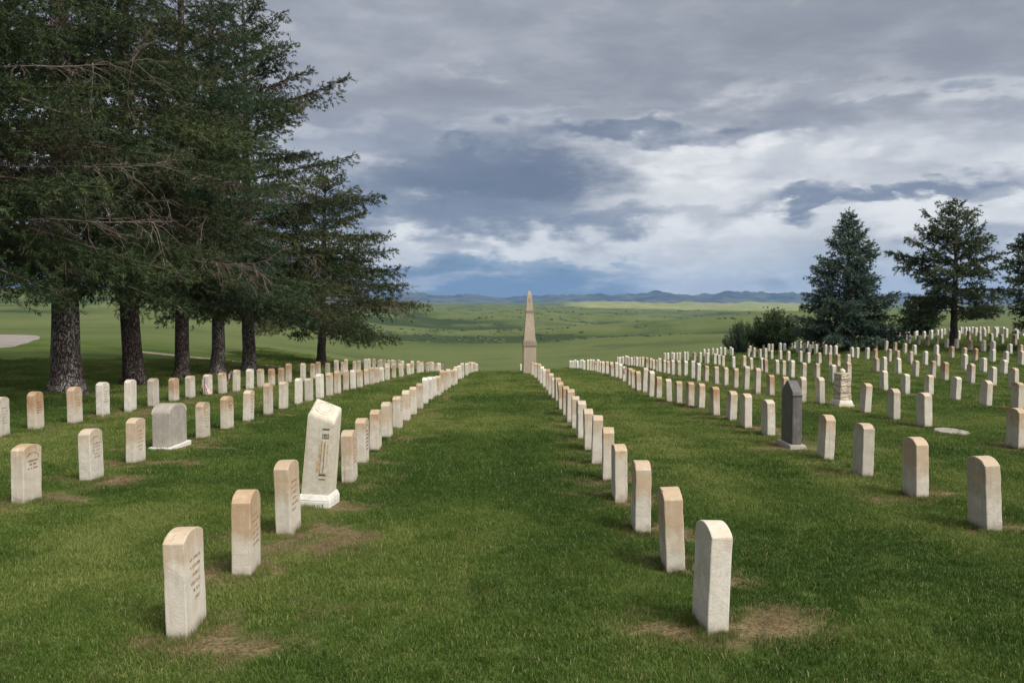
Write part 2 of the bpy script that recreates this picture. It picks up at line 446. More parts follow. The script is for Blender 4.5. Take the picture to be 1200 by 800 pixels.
def mat_bark(name, c_dark, c_light, lichen):
    m, k, b = material(name)
    tc = k.new('ShaderNodeTexCoord'); p = tc.outputs['Object']
    v = k.new('ShaderNodeTexVoronoi', feature='DISTANCE_TO_EDGE'); v.inputs['Scale'].default_value = 1.0
    w = k.noise(p, 5, 3, 0.5, 0, 'Color')
    ad = k.new('ShaderNodeVectorMath', operation='MULTIPLY_ADD')
    k.l.new(w, ad.inputs[0]); ad.inputs[1].default_value = (0.25, 0.25, 0.25); k.l.new(p, ad.inputs[2])
    k.l.new(k.scale(ad.outputs[0], (21, 21, 5)), v.inputs['Vector'])
    crack = k.ss(v.outputs['Distance'], 0.02, 0.22)
    n = k.noise(p, 9, 6, 0.65); big = k.noise(k.scale(p, (3, 3, 1.6)), 1.0, 5, 0.6)
    c = k.mix(crack, c_dark, c_light)
    c = k.mix(k.mul(k.ss(n, 0.45, 0.65), crack), c, tuple(x * 0.6 for x in c_light))
    c = k.mix(k.mul(k.mul(k.ss(big, 0.46, 0.60), crack), 0.85), c, lichen)
    k.l.new(c, b.inputs['Base Color']); b.inputs['Roughness'].default_value = 0.95
    b.inputs['Specular IOR Level'].default_value = 0.1
    bump(k, b, k.add(k.mul(crack, 1.0), k.mul(n, 0.5)), 0.9, 0.03)
    return m

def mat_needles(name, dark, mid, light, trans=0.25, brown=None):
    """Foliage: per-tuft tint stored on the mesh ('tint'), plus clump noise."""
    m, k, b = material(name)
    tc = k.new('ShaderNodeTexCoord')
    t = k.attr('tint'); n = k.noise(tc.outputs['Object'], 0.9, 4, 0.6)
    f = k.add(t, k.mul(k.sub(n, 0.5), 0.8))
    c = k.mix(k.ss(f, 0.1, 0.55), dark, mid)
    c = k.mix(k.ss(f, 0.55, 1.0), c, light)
    if brown:
        n2 = k.noise(tc.outputs['Object'], 0.55, 3, 0.6)
        c = k.mix(k.mul(k.ss(n2, 0.52, 0.66), 0.85), c, brown)
    k.l.new(c, b.inputs['Base Color']); b.inputs['Roughness'].default_value = 0.6
    b.inputs['Specular IOR Level'].default_value = 0.25
    tr = k.new('ShaderNodeBsdfTranslucent'); k.l.new(c, tr.inputs['Color'])
    mx = k.new('ShaderNodeMixShader'); mx.inputs[0].default_value = trans
    out = [x for x in k.n if x.type == 'OUTPUT_MATERIAL'][0]
    k.l.new(b.outputs[0], mx.inputs[1]); k.l.new(tr.outputs[0], mx.inputs[2]); k.l.new(mx.outputs[0], out.inputs['Surface'])
    return m

def mat_ground():
    m, k, b = material('turf_and_prairie')
    tc = k.new('ShaderNodeTexCoord'); p = tc.outputs['Object']
    pr = k.attr('prairie'); dry = k.attr('dry'); sunny = k.attr('sunlit_hill'); litter = k.attr('litter')
    a = k.noise(p, 0.45, 5, 0.6); f = k.noise(p, 7, 5, 0.65); ff = k.noise(p, 45, 3, 0.6)
    lawn = k.mix(k.ss(a, 0.35, 0.68), (0.046, 0.080, 0.014), (0.088, 0.122, 0.028))
    lawn = k.mix(k.mul(k.ss(f, 0.45, 0.72), 0.6), lawn, (0.125, 0.140, 0.045))
    lawn = k.mix(k.mul(k.ss(ff, 0.45, 0.7), 0.5), lawn, (0.030, 0.045, 0.010))
    lawn = k.mix(k.mul(dry, 0.9), lawn, k.mix(k.ss(ff, 0.35, 0.65), (0.075, 0.052, 0.028), (0.19, 0.142, 0.078)))
    lawn = k.mix(k.mul(litter, k.ss(f, 0.3, 0.65, 0.25, 0.85), True), lawn, (0.085, 0.062, 0.038))
    g1 = k.noise(k.scale(p, (1, 1, 0.2)), 0.011, 6, 0.62); g2 = k.noise(p, 0.10, 6, 0.66); g3 = k.noise(p, 0.9, 5, 0.62)
    g4 = k.noise(p, 0.022, 7, 0.68)
    me = k.mix(k.ss(g1, 0.38, 0.62), (0.056, 0.082, 0.022), (0.092, 0.112, 0.038))
    me = k.mix(k.mul(k.ss(g4, 0.50, 0.62), 0.75), me, (0.046, 0.066, 0.021))
    me = k.mix(k.mul(k.ss(g2, 0.46, 0.66), 0.55), me, (0.056, 0.080, 0.024))
    me = k.mix(k.mul(k.ss(g3, 0.48, 0.7), 0.5), me, (0.120, 0.136, 0.052))
    hl = k.add(k.attr('hollow'), k.mul(k.sub(g4, 0.5), 1.3))
    me = k.mix(k.ss(hl, 0.30, 0.80, 0.0, 0.9), me, (0.027, 0.043, 0.014))  # hollows darkened: brush, with fold and cloud shade put into the colour
    me = k.mix(k.ss(hl, 0.25, -0.15, 0.0, 0.45), me, (0.125, 0.142, 0.054))
    me = k.mix(k.mul(sunny, 0.85), me, k.mix(k.ss(g1, 0.4, 0.6), (0.185, 0.205, 0.064), (0.255, 0.255, 0.098)))  # sunlight on the far hill, painted in as paler yellow-green
    c = k.mix(pr, lawn, me)
    k.l.new(c, b.inputs['Base Color']); b.inputs['Roughness'].default_value = 0.95
    b.inputs['Specular IOR Level'].default_value = 0.1
    bump(k, b, k.add(f, k.mul(g3, 3.0)), 0.6, 0.10)
    return m

def mat_grass():
    m, k, b = material('grass_blades')
    dry = k.attr('dry', 'INSTANCER'); tone = k.attr('tone', 'INSTANCER')
    geo = k.new('ShaderNodeNewGeometry'); isl = geo.outputs['Random Per Island']
    oi = k.new('ShaderNodeObjectInfo')
    f = k.add(k.mul(tone, 0.75), k.add(k.mul(isl, 0.42), k.mul(k.sub(oi.outputs['Random'], 0.5), 0.22)))
    c = k.mix(k.ss(f, 0.10, 0.62), (0.036, 0.080, 0.009), (0.088, 0.142, 0.022))
    c = k.mix(k.ss(f, 0.60, 1.05), c, (0.205, 0.235, 0.062))
    straw = k.mix(isl, (0.150, 0.112, 0.055), (0.31, 0.240, 0.130))
    d2 = k.ss(k.add(dry, k.mul(k.sub(isl, 0.5), 0.7)), 0.28, 0.62)
    c = k.mix(d2, c, straw)
    c = k.mix(k.ss(isl, 0.965, 0.975), c, (0.32, 0.28, 0.14))
    k.l.new(c, b.inputs['Base Color']); b.inputs['Roughness'].default_value = 0.55
    b.inputs['Specular IOR Level'].default_value = 0.3
    tr = k.new('ShaderNodeBsdfTranslucent'); k.l.new(c, tr.inputs['Color'])
    mx = k.new('ShaderNodeMixShader'); mx.inputs[0].default_value = 0.30
    out = [x for x in k.n if x.type == 'OUTPUT_MATERIAL'][0]
    k.l.new(b.outputs[0], mx.inputs[1]); k.l.new(tr.outputs[0], mx.inputs[2]); k.l.new(mx.outputs[0], out.inputs['Surface'])
    return m

M_MARBLE = mat_marble()
M_GREY = mat_stone('grey_granite', (0.33, 0.305, 0.265), (0.24, 0.222, 0.195), (0.385, 0.355, 0.305), 60, 0.7, ((0.22, 0.20, 0.17), 0.5))
M_GREYEDGE = mat_stone('tan_edged_granite', (0.40, 0.35, 0.27), (0.32, 0.27, 0.20), (0.44, 0.40, 0.33), 60)
M_FLAT = mat_stone('worn_tan_slab', (0.30, 0.28, 0.24), (0.20, 0.185, 0.155), (0.36, 0.335, 0.29), 26, 0.9, ((0.15, 0.13, 0.095), 0.6))
M_DARK = mat_stone('dark_granite', (0.115, 0.106, 0.106), (0.070, 0.066, 0.068), (0.155, 0.142, 0.135), 90, 0.5, ((0.16, 0.155, 0.15), 0.5))
M_PALEBASE = mat_stone('pale_limestone', (0.62, 0.60, 0.55), (0.50, 0.48, 0.43), (0.68, 0.66, 0.62), 30, 0.85)
M_WHITE = mat_stone('white_weathered_marble', (0.54, 0.495, 0.41), (0.43, 0.385, 0.31), (0.59, 0.55, 0.465), 24, 0.8, ((0.40, 0.315, 0.20), 0.65))
M_CREAM = mat_stone('rough_cream_stone', (0.58, 0.52, 0.42), (0.36, 0.29, 0.21), (0.66, 0.61, 0.52), 34, 0.9, ((0.28, 0.21, 0.14), 0.5), 1.0)
M_OBEL = mat_stone('obelisk_granite', (0.37, 0.305, 0.235), (0.29, 0.235, 0.18), (0.41, 0.345, 0.275), 18, 0.85, ((0.26, 0.21, 0.165), 0.4))
M_OBELBAND = mat_stone('obelisk_band_granite', (0.27, 0.215, 0.165), (0.21, 0.165, 0.13), (0.31, 0.25, 0.20), 18, 0.85)
M_CARVE = mat_plain('carved_shadow_brown', (0.10, 0.066, 0.038), 0.95, 0.35)
M_RUSTCUT = mat_plain('rust_carving_brown', (0.20, 0.125, 0.07), 0.95, 0.4, 60)
M_WORN = mat_plain('worn_carving_brown', (0.34, 0.255, 0.175), 0.95, 0.4, 60)
M_STAIN = mat_plain('rust_streaks', (0.43, 0.315, 0.19), 0.9, 0.3, 30)
M_SOIL = mat_plain('dark_soil', (0.045, 0.03, 0.02), 0.95, 0.4)
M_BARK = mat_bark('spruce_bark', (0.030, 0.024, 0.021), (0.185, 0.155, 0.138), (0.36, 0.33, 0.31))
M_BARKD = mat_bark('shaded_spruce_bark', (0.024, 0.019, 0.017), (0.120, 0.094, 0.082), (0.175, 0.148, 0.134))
M_DEAD = mat_plain('dead_wood', (0.18, 0.142, 0.122), 0.95, 0.3)
M_TWIG = mat_plain('brown_twigs', (0.085, 0.062, 0.048), 0.95, 0.3)
M_GROUND = mat_ground()
M_GRASS = mat_grass()

# ------------------------------------------------------------------ the setting: where the stones stand (needed for the worn turf)
# near stones as seen: (x of the near face, foot, top) ; colour word gives the weathering
def near(lst): return [(x, yb, yt, tone) for x, yb, yt, tone in lst]
ROW_L1 = near([(207, 749, 622, 'pale'), (281, 677, 576, 'tan'), (333, 629, 540, 'tan'), (407, 568, 504, 'tan'), (422, 545, 490, 'tan'),
               (438, 529, 480, 'tan'), (452.5, 514, 471, 'tan'), (465, 503.5, 464, 'tan'), (475, 494.5, 457, 'pale'), (483.5, 487.5, 453, 'tan'),
               (491, 480.5, 449, 'rust'), (497.5, 474.5, 442, 'white'), (503, 470, 441, 'white'), (508, 467, 441, 'white'), (512.5, 464.8, 440, 'tan'),
               (516.5, 462, 433, 'rust'), (521, 458.5, 434, 'rust'), (525, 455.6, 432, 'pale')])
ROW_L2 = near([(21, 592, 521, 'rust'), (100, 565.5, 502.5, 'tan'), (153, 544.5, 489.5, 'tan'), (234, 515, 471, 'rust'), (263, 504, 464, 'rust'),
               (288, 495, 457, 'tan'), (312, 487.5, 448.5, 'tan'), (330, 480.5, 447, 'tan'), (348, 475, 443, 'white'), (360.5, 471.5, 443, 'grimy'),
               (373.5, 468, 437.5, 'white'), (385, 465, 436.5, 'rust'), (394.5, 462, 434, 'tan'), (404.5, 458.8, 433, 'tan'), (413, 456.6, 433, 'pale'),
               (421, 455, 433, 'tan'), (429, 453, 432, 'tan'), (435, 451, 430, 'rust'), (441, 449.3, 430, 'tan'), (447, 448, 430, 'white')])
ROW_L3 = near([(-6, 513, 465, 'pale'), (36.5, 505, 458.5, 'rust'), (83, 497.5, 453, 'tan'), (116.5, 488, 447.5, 'white'), (149, 482.5, 444.5, 'white'),
               (176.5, 477.5, 443, 'rust'), (201, 471.2, 442.5, 'rust'), (220.5, 467, 440, 'tan'), (241, 464, 438.5, 'pale'), (259, 462, 436, 'rust'),
               (275, 459.7, 433, 'tan'), (291, 456.5, 432, 'white'), (304, 454.2, 432, 'rust'), (317, 452.5, 432, 'rusty'), (328, 451, 431.5, 'rusty')])
ROW_R1 = near([(839, 744.5, 613, 'white'), (793, 672, 572.5, 'tan'), (754, 626, 540.5, 'tan'), (728, 589, 521, 'rust'), (714, 565, 501, 'tan'),
               (700, 546, 486.5, 'tan'), (691, 529, 479, 'tan'), (682, 515.6, 469.5, 'tan'), (675, 503.8, 464, 'tan'), (668.5, 496, 455.6, 'tan'),
               (663.5, 488, 452, 'rust'), (658.5, 481, 447, 'rust'), (654, 471.5, 442, 'rusty'), (649.5, 467.5, 442, 'tan'), (645.5, 463.5, 437, 'tan'),
               (642, 458.5, 432, 'rust'), (638.5, 455, 432, 'white'), (635, 450.5, 429, 'white'), (632, 446.5, 425.5, 'rust'), (628, 444.2, 425, 'rust'),
               (624, 441.5, 424, 'rust')])
ROW_R2 = near([(1166, 624, 535, 'tan'), (1081, 585, 512.6, 'tan'), (1017, 560.5, 496, 'tan'), (972, 540, 486, 'tan'), (903.5, 512, 468, 'pale'),
               (877, 503, 461, 'tan'), (859, 494, 458, 'tan'), (840, 488, 453, 'rust'), (822.5, 479.6, 449, 'tan'), (810, 477, 447.4, 'rust'),
               (796.4, 474, 448, 'rust'), (785, 471.6, 443.6, 'tan'), (772.4, 467.8, 441, 'rust'), (763.4, 466, 434, 'pale'), (756, 461, 430, 'pale'),
               (748.7, 458.5, 434.5, 'tan'), (743, 455.5, 433, 'rust'), (738.5, 453, 431, 'tan'), (732, 447.7, 429, 'white'), (728, 445, 426, 'white')])
ROW_R3 = near([(1198, 527, 478, 'tan'), (1088, 501.8, 460, 'tan'), (1051.6, 493, 455, 'tan'), (1017, 484.8, 448.6, 'tan'), (964, 474, 441.6, 'pale'),
               (942, 473, 441, 'pale'), (922, 467.5, 441, 'tan'), (905, 464.6, 439, 'tan'), (889, 462, 428, 'tan'), (875.5, 457.6, 427, 'tan'),
               (863, 455.6, 431, 'tan'), (851.5, 453, 430, 'tan'), (840.5, 451, 429, 'rust'), (828.3, 448, 428, 'rust'), (819, 447, 425, 'white'),
               (812.5, 444, 422.4, 'grimy'), (804, 441.6, 422.4, 'white'), (796.5, 440.8, 422, 'tan'), (789, 440, 421.5, 'white')])
ROW_R4 = near([(1197, 481, 447.6, 'rust'), (1159, 477, 445.4, 'pale'), (1123, 470, 441, 'white'), (1091.5, 464, 439, 'pale'), (1064, 462.5, 438, 'white'),
               (1038.5, 458, 434, 'white'), (995.5, 450.5, 424, 'tan'), (978, 449.6, 427, 'white'), (959, 446, 425.5, 'tan'), (943, 445, 424.5, 'tan')])

TONES = {'white': (0.10, 0.64, 0.02), 'pale': (0.34, 0.60, 0.08), 'tan': (0.55, 0.55, 0.10), 'rust': (0.85, 0.53, 0.10),
         'rusty': (1.0, 0.42, 0.15), 'grimy': (0.15, 0.48, 0.55)}
WORD = {'white': 'clean white', 'pale': 'pale cream', 'tan': 'tan-stained', 'rust': 'rust-topped', 'rusty': 'deep rust-brown', 'grimy': 'bluish grey'}

stones = []      # dict(row, x, y, z, h, tone)
def put_px(row, lst):
    for x, yb, yt, tone in lst:
        p = at(x, yb)
        h = max(0.52, min(0.70, (yb - yt) * p.y / F_PX * 1.0))
        stones.append(dict(row=row, x=p.x, y=p.y + 0.145, h=h, tone=tone))
    return p

def run(row, p0, x1, y1, step=1.25, skip=0.03, pick=('white', 'tan', 'tan', 'rust', 'pale', 'white')):
    """Carry a row on at an even spacing, a little unruly, with a gap here and there."""
    n = int((y1 - p0[1]) / step)
    for i in range(1, n + 1):
        if random.random() < skip: continue
        t = i / n
        x = p0[0] + (x1 - p0[0]) * t + random.gauss(0, 0.06); y = p0[1] + (y1 - p0[1]) * t + random.gauss(0, 0.09)
        stones.append(dict(row=row, x=x, y=y, h=random.uniform(0.54, 0.65), tone=random.choice(pick)))

RUSTY = ('rust', 'tan', 'rusty', 'tan', 'pale', 'white', 'rust')
PALEF = ('white', 'white', 'pale', 'tan', 'white', 'pale', 'rust')
p = put_px('L1', ROW_L1); run('L1', (p.x, p.y), -2.2, 54, pick=('tan', 'pale', 'rust', 'white'))
p = put_px('L2', ROW_L2); run('L2', (p.x, p.y), -4.7, 55, pick=RUSTY)
p = put_px('L3', ROW_L3); run('L3', (p.x, p.y), -6.9, 54, pick=RUSTY)
p = put_px('R1', ROW_R1)
p = put_px('R2', ROW_R2); run('R2', (p.x, p.y), 4.15, 62, pick=PALEF)
p = put_px('R3', ROW_R3); run('R3', (p.x, p.y), 7.6, 61, pick=PALEF)
p = put_px('R4', ROW_R4); run('R4', (p.x, p.y), 11.0, 62, pick=PALEF, skip=0.06)
stones.append(dict(row='alone', x=0.0, y=0.0, h=0.55, tone='white', px=(610.5, 435.5)))
for i, (X, d0) in enumerate([(14.3, 23.0), (17.7, 28.5), (21.1, 34.0), (24.5, 39.5), (27.9, 45.0), (31.3, 50.5), (34.7, 55.5), (38.1, 61), (41.5, 66)]):
    run('R%d' % (5 + i), (X, d0), X + 0.2, 64 + i * 1.2, step=1.18, pick=PALEF, skip=0.06)
for s in stones:
    if 'px' in s:
        q = at(*s['px']); s['x'], s['y'] = q.x, q.y + 0.12
stones = [s for s in stones if -20 < project((s['x'], s['y'], gz(s['x'], s['y']) + 0.3))[0] < 1207]

P_LEAN = at(369, 594.5); P_LEAN.y += 0.15
P_ROUND = at(188, 527.5); P_ROUND.y += 0.33
P_POINT = at(934, 526); P_POINT.y += 0.25
P_CREAM = at(991, 477.5); P_CREAM.y += 0.22
P_FLAT = at(1127, 510.5)
P_OBEL = at(620.5, 438.6); P_OBEL.y += 0.3
worn = [(s['x'], s['y'], 0.275) for s in stones if s['y'] < 40] + [(q.x, q.y, 0.36) for q in (P_LEAN, P_ROUND, P_POINT, P_CREAM)]
worn = np.array(worn)

ROAD = [at(*q) for q in ((-260, 409), (-120, 405), (-30, 402), (15, 401), (38, 399))]
PATHL = [at(*q) for q in ((150, 411), (205, 416.5), (262, 422.5), (300, 427), (340, 431.5))]
TREE_ROW = [(-62, 468), (76, 460), (157, 450), (213, 443), (254, 440), (291, 435), (377, 428)]
TREES = [at(*q) for q in TREE_ROW]
TREES[0] = Vector((-10.3, 15.2, gz(-10.3, 15.2)))

def seg_dist(x, y, pts):
    d = np.full(np.shape(x), 1e9)
    for a, b in zip(pts[:-1], pts[1:]):
        vx, vy = b.x - a.x, b.y - a.y; L = vx * vx + vy * vy
        t = np.clip(((x - a.x) * vx + (y - a.y) * vy) / L, 0, 1)
        d = np.minimum(d, np.hypot(x - a.x - t * vx, y - a.y - t * vy))
    return d

def dryness(x, y):
    """Scuffed straw-coloured turf round the foot of each stone, ragged, and thin patches elsewhere."""
    out = np.zeros(np.shape(x))
    rag = fbm(x * 2.6, y * 2.6, 3)
    for sx, sy, r in worn:
        near_ = (np.abs(x - sx) < 1.5) & (np.abs(y - sy) < 1.5)
        if not near_.any(): continue
        k_ = 0.75 + 0.5 * vnoise(np.array(sx * 7.7), np.array(sy * 3.3))
        d = np.hypot((x[near_] - sx - 0.10) / 1.45, (y[near_] - sy + 0.05) / 1.0) / (r * k_) + rag[near_] * 3.4
        out[near_] = np.maximum(out[near_], sstep(d, 1.45, 0.65))
    return np.clip(out + 0.22 * sstep(fbm(x / 1.3 + 40, y / 1.3, 4), 0.20, 0.36), 0, 1)

# ------------------------------------------------------------------ ground: one sheet out to the horizon
def spread(fine, lim, ratio, end):
    v = [0.0]
    while v[-1] < end: v.append(v[-1] + (fine if v[-1] < lim else max(fine, v[-1] * ratio)))
    return np.array(v)
gx = spread(0.16, 9.0, 0.019, 13500); gx = np.concatenate([-gx[:0:-1], gx])
gy = np.concatenate([-spread(1.0, 5, 0.3, 60)[:0:-1], spread(0.16, 11.0, 0.0145, 13500)])
GX, GY = np.meshgrid(gx, gy)
GZ = ground_z(GX, GY)
nx, ny = len(gx), len(gy)
idx = np.arange(nx * ny).reshape(ny, nx)
faces = np.stack([idx[:-1, :-1], idx[:-1, 1:], idx[1:, 1:], idx[1:, :-1]], -1).reshape(-1, 4)
fx, fy = GX.ravel(), GY.ravel()
edge = fy + 6 * fbm(fx / 20, fy / 20, 3)
u_ = fx / np.maximum(fy, 30)
prairie = np.maximum(sstep(edge, 66, 74) , sstep(u_ + 0.02 * fbm(fx / 8, fy / 8, 3) + 0.004 * np.minimum(fy - 45, 0), -0.22, -0.34) * sstep(fy, 38, 52))
dry_a = np.zeros(len(fx)); sel = (fy > 2) & (fy < 45) & (np.abs(fx) < 40)
dry_a[sel] = dryness(fx[sel], fy[sel])
lit_hill = sstep(fbm(fx / 900 + 5, fy / 900, 3) * 0.5 + sstep(fx / np.maximum(fy, 1), 0.02, 0.10) * sstep(fy, 2400, 3000) * 1.0, 0.45, 0.85) * sstep(fx / np.maximum(fy, 1), 0.40, 0.33)  # where the far right-hand hill is coloured as if sunlit
lit = np.zeros(len(fx))
for t in TREES: lit = np.maximum(lit, sstep(np.hypot(fx - t.x, fy - t.y), 1.9, 0.5))
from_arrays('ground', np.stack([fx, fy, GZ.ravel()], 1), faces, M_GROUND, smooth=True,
            attrs={'prairie': prairie, 'dry': dry_a, 'sunlit_hill': lit_hill, 'hollow': hollow(fx, fy), 'litter': lit})
tag(bpy.data.objects['ground'], 'mown cemetery lawn falling away to rolling green prairie', kind='structure')

def ribbon(name, pts, width, mat, lift=0.03, end_round=True):
    P = []
    for a, b in zip(pts[:-1], pts[1:]):
        n = max(2, int((b - a).length / 0.8))
        P += [a.lerp(b, i / n) for i in range(n)]
    P.append(pts[-1]); vs = []; fs = []
    for i, q in enumerate(P):
        a = P[max(0, i - 1)]; b = P[min(len(P) - 1, i + 1)]; t = Vector((b.x - a.x, b.y - a.y, 0)).normalized(); nrm = Vector((-t.y, t.x, 0))
        w = width
        if end_round: w = width * min(1, math.sqrt(max(0.02, 1 - max(0, 1 - (len(P) - 1 - i) / 5.0) ** 2)))
        for j in range(9):
            s = (j / 8 - 0.5) * w; x, y = q.x + nrm.x * s, q.y + nrm.y * s
            vs.append((x, y, gz(x, y) + lift - (0.06 if j in (0, 8) else 0)))
        if i:
            for j in range(8):
                k0 = (i - 1) * 9 + j; fs.append((k0, k0 + 1, k0 + 10, k0 + 9))
    o = from_arrays(name, vs, fs, mat, smooth=True); return o

M_ROAD = mat_plain('worn_pale_asphalt', (0.225, 0.20, 0.18), 0.95, 0.15, 1.5)
M_PATH = mat_plain('pale_gravel', (0.36, 0.30, 0.22), 0.95, 0.2, 3)
def road_end():
    """The rounded end of a broad pale drive, laid on the slope."""
    cols = [(-330, 393.5, 434), (-200, 392.8, 425), (-100, 392.2, 419), (-30, 391.8, 415.5), (0, 391.8, 413.5), (18, 392, 410), (32, 392.4, 405.5), (42, 393.2, 400.5), (46.5, 394.8, 397.2)]
    vs = []; fs = []; m = 15
    for i, (x, t, b_) in enumerate(cols):
        A, B = at(x, b_), at(x, t)
        for j in range(m):
            q = A.lerp(B, j / (m - 1)); vs.append((q.x, q.y, gz(q.x, q.y) + (0.05 if 0 < j < m - 1 else -0.03)))
        if i:
            for j in range(m - 1): k0 = (i - 1) * m + j; fs.append((k0, k0 + m, k0 + m + 1, k0 + 1))
    return from_arrays('road', vs, fs, M_ROAD, smooth=True)
tag(road_end(), 'curving end of the pale cemetery road beyond the spruces', kind='structure')
tag(ribbon('path', PATHL, 0.8, M_PATH, 0.035, False), 'narrow gravel path behind the spruce trunks', kind='structure')

# blue mountains on the skyline: a real range with depth
def mountains():
    m, k, b = material('pine_covered_mountain')
    tc = k.new('ShaderNodeTexCoord'); n = k.noise(tc.outputs['Object'], 0.004, 6, 0.6)
    k.l.new(k.mix(k.ss(n, 0.4, 0.62), (0.016, 0.026, 0.020), (0.075, 0.082, 0.048)), b.inputs['Base Color']); b.inputs['Roughness'].default_value = 1.0
    xs = np.linspace(-8500, 8500, 480); ys = np.linspace(8600, 11800, 60)
    X, Y = np.meshgrid(xs, ys)
    t = (Y - 8600) / 3200
    env = np.sin(np.pi * np.clip(t, 0, 1)) ** 0.8
    az = X / Y
    ridge = 172 + 95 * fbm(X / 620 + 20, Y / 620, 5, 0.6) + 30 * fbm(X / 2600, Y / 2600 + 4, 2)
    ridge = ridge + 10 * np.exp(-((az - 0.155) / 0.05) ** 2) - 25 * np.exp(-((az - 0.0) / 0.05) ** 2) + 10 * np.exp(-((az - 0.27) / 0.07) ** 2)
    Z = -110 + ridge * env * (0.95 + 0.75 * fbm(X / 260, Y / 260, 4))
    n_, m_ = len(xs), len(ys); idx = np.arange(n_ * m_).reshape(m_, n_)
    f = np.stack([idx[:-1, :-1], idx[:-1, 1:], idx[1:, 1:], idx[1:, :-1]], -1).reshape(-1, 4)
    o = from_arrays('hills', np.stack([X.ravel(), Y.ravel(), Z.ravel()], 1), f, m, smooth=True)
    tag(o, 'long blue wooded mountain range along the skyline', kind='structure')
mountains()

# haze: even air round the camera and everything
def haze():
    bm = bmesh.new(); bmesh.ops.create_cube(bm, size=1.0)
    me = bpy.data.meshes.new('haze'); 
    for v in bm.verts: v.co = Vector((v.co.x * 27600, v.co.y * 13800 + 6750, v.co.z * 520 + 60))
    bm.to_mesh(me); bm.free()
    m = bpy.data.materials.new('haze_air'); m.use_nodes = True; k = NT(m.node_tree)
    for n in list(k.n):
        if n.type == 'BSDF_PRINCIPLED': k.n.remove(n)
    v = k.new('ShaderNodeVolumePrincipled')
    v.inputs['Color'].default_value = (0.23, 0.45, 0.85, 1); v.inputs['Density'].default_value = 5.2e-5
    v.inputs['Anisotropy'].default_value = 0.0
    out = [x for x in k.n if x.type == 'OUTPUT_MATERIAL'][0]; k.l.new(v.outputs[0], out.inputs['Volume'])
    o = link_mesh('haze', me, m); tag(o, 'thin blue haze over the far prairie', kind='stuff')
haze()

# dark brush on the prairie
def brush():
    m, k, b = material('prairie_brush'); 
    geo = k.new('ShaderNodeNewGeometry'); k.l.new(k.mix(geo.outputs['Random Per Island'], (0.028, 0.045, 0.018), (0.060, 0.078, 0.030)), b.inputs['Base Color'])
    b.inputs['Roughness'].default_value = 0.9
    bm = bmesh.new(); bmesh.ops.create_icosphere(bm, subdivisions=2, radius=1.0)
    bv = np.array([v.co[:] for v in bm.verts]); bf = np.array([[v.index for v in f.verts] for f in bm.faces]); bm.free()
    V = []; Fc = []; n = 0; r2 = np.random.default_rng(5)
    cl = []
    while len(cl) < 900:
        d = 10 ** r2.uniform(2.5, 3.4); a = r2.uniform(-0.42, 0.42); x = a * d
        dens = fbm(np.array(x / 240 + 2), np.array(d / 160), 3)
        if r2.random() < 0.05 + 5.0 * max(0, float(dens)): cl.append((x, d))
    for x, d in cl:
        for j in range(r2.integers(1, 7)):
            s = r2.uniform(0.45, 1.15) * (0.6 + d / 1100); xx = x + r2.normal(0, 2.2 + d / 160); yy = d + r2.normal(0, 1.5 + d / 400)
            q = bv * np.array([s * r2.uniform(0.9, 1.7), s * r2.uniform(0.9, 1.5), s * r2.uniform(0.55, 0.85)])
            q = q * (1 + 0.45 * (r2.random((len(bv), 1)) - 0.5))
            V.append(q + np.array([xx, yy, gz(xx, yy) + 0.15 * s])); Fc.append(bf + n); n += len(bv)
    o = from_arrays('brush', np.concatenate(V), np.concatenate(Fc), m); tag(o, 'dark low brush dotted over the rolling prairie', kind='stuff')
brush()

# ------------------------------------------------------------------ trees
def tube(pts, radii, sides=6):
    """Vertices and quads of a tapering tube."""
    pts = np.asarray(pts, float); n = len(pts); T = np.gradient(pts, axis=0); T /= np.linalg.norm(T, axis=1)[:, None] + 1e-9
    ref = np.array([0.31, 0.17, 0.93]); ref = np.where(np.abs(T @ ref)[:, None] > 0.95, np.array([1.0, 0, 0]), ref)
    A = np.cross(T, ref); A /= np.linalg.norm(A, axis=1)[:, None] + 1e-9; B = np.cross(T, A)
    ang = np.linspace(0, 2 * np.pi, sides, endpoint=False)
    V = pts[:, None, :] + np.asarray(radii)[:, None, None] * (np.cos(ang)[None, :, None] * A[:, None, :] + np.sin(ang)[None, :, None] * B[:, None, :])
    i = np.arange(n - 1)[:, None] * sides; j = np.arange(sides)[None, :]
    Fq = np.stack([i + j, i + (j + 1) % sides, i + sides + (j + 1) % sides, i + sides + j], -1).reshape(-1, 4)
    return V.reshape(-1, 3), Fq

class Parts:
    def __init__(self): self.V = []; self.F = []; self.n = 0
    def add(self, vf):
        v, f = vf; self.V.append(v); self.F.append(f + self.n); self.n += len(v)
    def get(self): return np.concatenate(self.V), np.concatenate(self.F)

